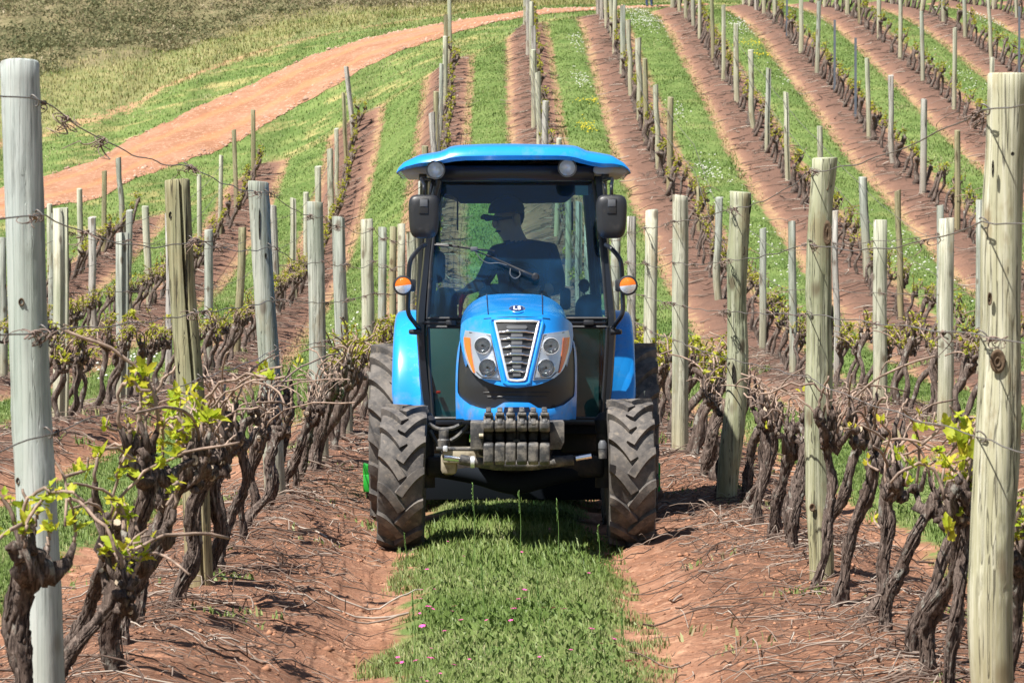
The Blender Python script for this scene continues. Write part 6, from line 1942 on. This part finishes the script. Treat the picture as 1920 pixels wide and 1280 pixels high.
# ------------------------------------------------------------------ pruned twigs on the soil
def twigs(n, y0, y1, L0, L1, rad, segs, sides, name, label):
    g = Geo()
    th = np.arange(sides) / sides * 2 * np.pi
    c = 0; VV = []; QQ = []; CC = []; off = 0
    while c < n:
        y = gr.uniform(y0, y1) ; k = int(gr.integers(-4, 8)); d = gr.normal(0, .42)
        if abs(d) > .95: continue
        x = ROW0 + k * PITCH + d; x = float(x + bend(x, y)); s = F / y; px = VPX + x * s
        if px < -60 or px > 1980: continue
        if float(row_end(x)) < y: continue
        c += 1
        L = gr.uniform(L0, L1) * (gr.random() ** .5); a = gr.normal(0, .75) + (0 if gr.random() < .5 else np.pi)
        t = np.linspace(-.5, .5, segs)
        bw = gr.normal(0, .12) * L
        xx = x + np.cos(a) * L * t - np.sin(a) * bw * (1 - 4 * t * t); yy_ = y + np.sin(a) * L * t + np.cos(a) * bw * (1 - 4 * t * t)
        r = rad * gr.uniform(.6, 1.5)
        VV.append((xx, yy_, r, gr.uniform(0, .03) + .035 * abs(gr.normal()) * np.abs(np.sin(t * 3 + gr.uniform(0, 3))), gr.uniform(0, 1)))
    XX = np.array([v[0] for v in VV]); YY = np.array([v[1] for v in VV]); ZZ = ground_z(XX, YY) + np.array([v[2] for v in VV])[:, None] * .7 + np.array([v[3] + 0 * v[0] for v in VV])
    R = np.array([v[2] for v in VV])[:, None] * np.linspace(1.15, .55, segs)[None]
    dx = np.gradient(XX, axis=1); dy = np.gradient(YY, axis=1); l = np.sqrt(dx ** 2 + dy ** 2) + 1e-9
    nx_, ny_ = -dy / l, dx / l
    V = np.stack([XX[..., None] + nx_[..., None] * R[..., None] * np.cos(th), YY[..., None] + ny_[..., None] * R[..., None] * np.cos(th), ZZ[..., None] + R[..., None] * np.sin(th)], -1)
    N_ = len(VV)
    i = np.arange(segs - 1)[:, None]; j = np.arange(sides)[None]
    q = np.stack([i * sides + j, i * sides + (j + 1) % sides, (i + 1) * sides + (j + 1) % sides, (i + 1) * sides + j], -1).reshape(-1, 4)
    Q = (np.arange(N_)[:, None, None] * segs * sides + q[None]).reshape(-1, 4)
    tone = np.repeat(np.array([v[4] for v in VV]), segs * sides)
    g.add(V.reshape(-1, 3), Q, None, tone)
    tag(link(name, mesh_of(name, g, M['twig'])), label, 'twigs', kind='stuff')
twigs(1050, 8.5, 26, .10, .75, .0032, 7, 4, 'pruned_twigs', 'pruned vine twigs littering the red soil near the camera')
twigs(2400, 8.5, 26, .03, .22, .0028, 4, 3, 'bark_litter', 'short bits of bark and twig on the soil')
twigs(5200, 26, 60, .12, .75, .0055, 4, 3, 'pruned_twigs', 'pruned vine twigs littering the soil further back')
twigs(5200, 60, 128, .25, 1.0, .010, 4, 3, 'pruned_twigs', 'pruned vine twigs littering the soil up the slope')
twigs(70, 10.5, 25, .4, .85, .0048, 10, 6, 'long_prunings', 'long pale prunings lying on the soil beside the vines')
# clods
n = 26000
X = gr.uniform(-3.2, 4.2, n); Y = 8.5 + 26 * gr.random(n) ** 1.4
m = visible(X, Y) & (row_d(X, Y) < .98); X, Y = X[m], Y[m]
Z = ground_z(X, Y); R = gr.gamma(1.6, .0030, len(X)) + .0022
oct_ = np.array([[1, 0, 0], [-1, 0, 0], [0, 1, 0], [0, -1, 0], [0, 0, 1], [0, 0, -1]], float)
V = np.stack([X, Y, Z], -1)[:, None] + oct_[None] * R[:, None, None] * gr.uniform(.6, 1.4, (len(X), 6, 1)) * np.array([1.1, 1.1, .7])
Tf = np.array([[0, 2, 4], [2, 1, 4], [1, 3, 4], [3, 0, 4], [2, 0, 5], [1, 2, 5], [3, 1, 5], [0, 3, 5]])
g = Geo().add(V.reshape(-1, 3), None, (np.arange(len(X))[:, None, None] * 6 + Tf[None]).reshape(-1, 3))
M['clod'] = principled('soil_clods', (0.36, 0.175, 0.10), 0.95, dirt=(0.22, 0.11, 0.065), dirt_scale=3, var=.2)
tag(link('soil_clods', mesh_of('soil_clods', g, M['clod'], False)), 'loose clods and crumbs of red soil', 'soil', kind='stuff')
# stones and rubble at the road edges
n = 5000
X = gr.uniform(-20, 8, n); e = gr.choice([0, 1], n, p=[.6, .4]); Y = np.where(e == 0, yL(X), yU(X)) + gr.normal(0, .8, n)
m = visible(X, Y) & (Y > yL(X)) & (Y < yU(X)); X, Y = X[m], Y[m]; Z = ground_z(X, Y) + .04; R = gr.gamma(2, .011, len(X)) + .008
V = np.stack([X, Y, Z], -1)[:, None] + oct_[None] * R[:, None, None] * gr.uniform(.6, 1.4, (len(X), 6, 1)) * np.array([1.2, 1.2, .8])
g = Geo().add(V.reshape(-1, 3), None, (np.arange(len(X))[:, None, None] * 6 + Tf[None]).reshape(-1, 3))
M['stone'] = principled('road_stones', (0.50, 0.32, 0.24), 0.95, dirt=(0.25, 0.13, 0.08), dirt_scale=1.5, var=.3)
tag(link('road_gravel', mesh_of('road_gravel', g, M['stone'], False)), 'small stones along the edges of the dirt road', 'gravel', kind='stuff')

# ------------------------------------------------------------------ flowers
def flower_mesh(mat, name, npet, r, h, seed, stemr=.0012):
    g = Geo(); rr = np.random.default_rng(seed); st = Geo()
    for i in range(npet):
        a = 2 * np.pi * i / npet + rr.uniform(-.1, .1); w = .55
        p0 = np.array([0, 0, h]); p1 = np.array([math.cos(a - w) * r * .7, math.sin(a - w) * r * .7, h + r * .25]); p2 = np.array([math.cos(a) * r, math.sin(a) * r, h + r * .12]); p3 = np.array([math.cos(a + w) * r * .7, math.sin(a + w) * r * .7, h + r * .25])
        g.add([p0, p1, p2, p3], [[0, 1, 2, 3]])
    return g
pf = [(flower_mesh(M['pink_flower'], 'p', 6, .013 + .003 * i, .05 + .02 * i, i)) for i in range(3)]
pmesh = []
for i, g in enumerate(pf):
    pmesh.append((mesh_of('petals', g, M['pink_flower']), mesh_of('stem', tube([(0, 0, -.01), (.003, 0, .03), (0, 0, .05 + .02 * i)], .0014, 4), M['stem'])))
PINK = [(792, 1105), (811, 1100), (790, 1122), (803, 1125), (805, 1140), (788, 1148), (802, 1150), (844, 1142), (855, 1141), (919, 1160), (867, 1167), (963, 1168), (798, 1186), (836, 1185), (806, 1207), (757, 1240), (787, 1246), (801, 1250), (793, 1262), (799, 1272),
        (846, 1244), (1013, 1228), (1154, 1190), (1145, 1202), (1124, 1201), (1116, 1210), (1180, 1250), (802, 1070), (812, 1085), (793, 1088), (980, 1113), (990, 1120), (973, 1128), (1075, 1089), (1103, 1079), (1028, 998), (1033, 997), (1101, 1010), (978, 1035), (865, 1043), (1042, 1145),
        (1104, 1190), (1070, 1218), (836, 1010), (965, 1146), (745, 1252), (825, 1254), (1021, 1136), (747, 1234), (880, 1230), (1060, 1160)]
fr_ = random.Random(4)
third = lambda px: 0 if px < 870 else 1 if px < 1050 else 2
PINK.sort(key=lambda p: (third(p[0]), -p[1]))
cnt_ = [0, 0, 0]
for (px, py) in PINK:
    q_ = third(px); nm_ = ORD[cnt_[q_]] if cnt_[q_] < len(ORD) else ('twenty-%s' % ORD[cnt_[q_] - 20]); cnt_[q_] += 1
    Y = F * EYE / (py - VPY) ; Y = F * (EYE - .05 - gz((px - VPX) * Y / F, Y)) / (py - VPY)
    x = (px - VPX) * Y / F
    o = thing('wildflower', (x, Y, gz(x, Y)), 'small pink wildflower, %s from the bottom edge in the %s third of the grass strip' % (nm_, ('left', 'middle', 'right')[q_]), 'flower', 'pink wildflowers in the middle grass strip', rot=(fr_.uniform(-.2, .4), fr_.uniform(-.3, .3), fr_.uniform(0, 6)))
    a = pmesh[fr_.randrange(3)]
    sc = fr_.uniform(.55, .95); o.scale = (sc,) * 3
    link('petals', a[0], o); link('stem', a[1], o)
def flower_patch(spots, mat, name, label, size):
    VV = []; 
    for (px, py, w, hh, n, Y0) in spots:
        X0, Y1 = road_pt((px, py, Y0))
        sx = w * Y1 / F; sy = max(hh * .11, .3)
        x = X0 + gr.normal(0, sx * .5, n); y = Y1 + gr.normal(0, sy, n)
        VV.append(np.stack([x, y], -1))
    P = np.concatenate(VV); X, Y = P[:, 0], P[:, 1]
    km = (row_d(X, Y) > 1.0) | (block(X, Y) < 0); X, Y = X[km], Y[km]
    Z = ground_z(X, Y) + gr.uniform(.08, .17, len(X)); R = size * gr.uniform(.6, 1.3, len(X))
    V = np.stack([X, Y, Z], -1)[:, None] + oct_[None] * R[:, None, None] * np.array([1, 1, .5])
    g = Geo().add(V.reshape(-1, 3), None, (np.arange(len(X))[:, None, None] * 6 + Tf[None]).reshape(-1, 3))
    tag(link(name, mesh_of(name, g, mat, False)), label, 'flowers', kind='stuff')
flower_patch([(1215, 45, 45, 26, 240, 120), (1085, 85, 18, 18, 60, 112), (1090, 155, 18, 12, 60, 103), (1265, 215, 30, 10, 50, 98), (1545, 15, 50, 14, 200, 120), (1580, 40, 60, 14, 130, 118), (1390, 55, 26, 14, 90, 114), (1400, 40, 40, 10, 40, 118), (1330, 330, 30, 14, 60, 82),
              (1880, 40, 50, 22, 330, 112), (1730, 22, 40, 8, 60, 120), (1760, 55, 40, 10, 60, 113), (1700, 480, 60, 20, 90, 66), (1350, 350, 60, 20, 40, 80), (1455, 500, 60, 30, 70, 66), (1190, 25, 30, 8, 50, 126), (1480, 150, 40, 20, 30, 103), (1800, 150, 40, 25, 50, 100),
              (1835, 545, 60, 30, 80, 60), (640, 640, 30, 30, 40, 50), (240, 690, 60, 20, 60, 50)], M['white_flower'], 'white_flowers', 'patches of small white flowers in the grass strips', .028)
flower_patch([(1110, 196, 26, 3, 45, 98), (1098, 243, 16, 5, 40, 93), (1410, 88, 34, 3, 50, 110), (1430, 108, 30, 5, 40, 108), (1898, 52, 22, 8, 60, 110), (1100, 250, 18, 4, 20, 93)], M['yellow_flower'], 'yellow_flowers', 'small patches of yellow flowers on the slope', .028)

# ------------------------------------------------------------------ scrub on the hill beyond the road
n = 5200
X = gr.uniform(-30, 22, n); Y = gr.uniform(124, 215, n)
s = F / Y; px = VPX + X * s
zz_ = ground_z(X, Y); py = VPY - (zz_ - EYE) * s
m = (Y > yS(X) + .6 + 2 * vnoise(X * .3, Y * .3, 70)) & (px > -420) & (px < 1990) & (py > -70)
X, Y, zz_ = X[m], Y[m], zz_[m]
print('scrub clumps', len(X))
nb = len(X)
rad = gr.gamma(3.2, .17, nb) + .18
kind = np.clip(.50 + .30 * vnoise(X * .16, Y * .16, 71) + gr.normal(0, .17, nb), 0, 1)
per_ = (55 + 60 * rad).astype(int)
idx = np.repeat(np.arange(nb), per_); N_ = len(idx)
u = gr.normal(0, 1, (N_, 3)); u /= np.linalg.norm(u, axis=1)[:, None]; rr = gr.random(N_) ** .4
c = np.stack([X[idx], Y[idx], zz_[idx] + rad[idx] * .25], -1)
P = c + u * (rad[idx] * rr)[:, None] * np.array([1.35, 1.1, .50])
P += gr.normal(0, .04, P.shape)
sz = gr.uniform(.05, .12, N_)
a = gr.normal(0, 1, (N_, 3)); a /= np.linalg.norm(a, axis=1)[:, None]
b_ = np.cross(a, gr.normal(0, 1, (N_, 3))); b_ /= np.linalg.norm(b_, axis=1)[:, None]
V = np.stack([P - a * sz[:, None], P + b_ * (sz * .6)[:, None], P + a * sz[:, None]], 1).reshape(-1, 3)
tone = np.repeat(np.clip(kind[idx] + gr.normal(0, .13, N_), 0, 1), 3)
g = Geo().add(V, None, np.arange(N_ * 3).reshape(-1, 3), tone)
tag(link('hillside_scrub', mesh_of('hillside_scrub', g, M['scrub'], False)), 'dense olive and brown scrub covering the hill beyond the road', 'scrub', kind='stuff')
print('scrub tris', N_)
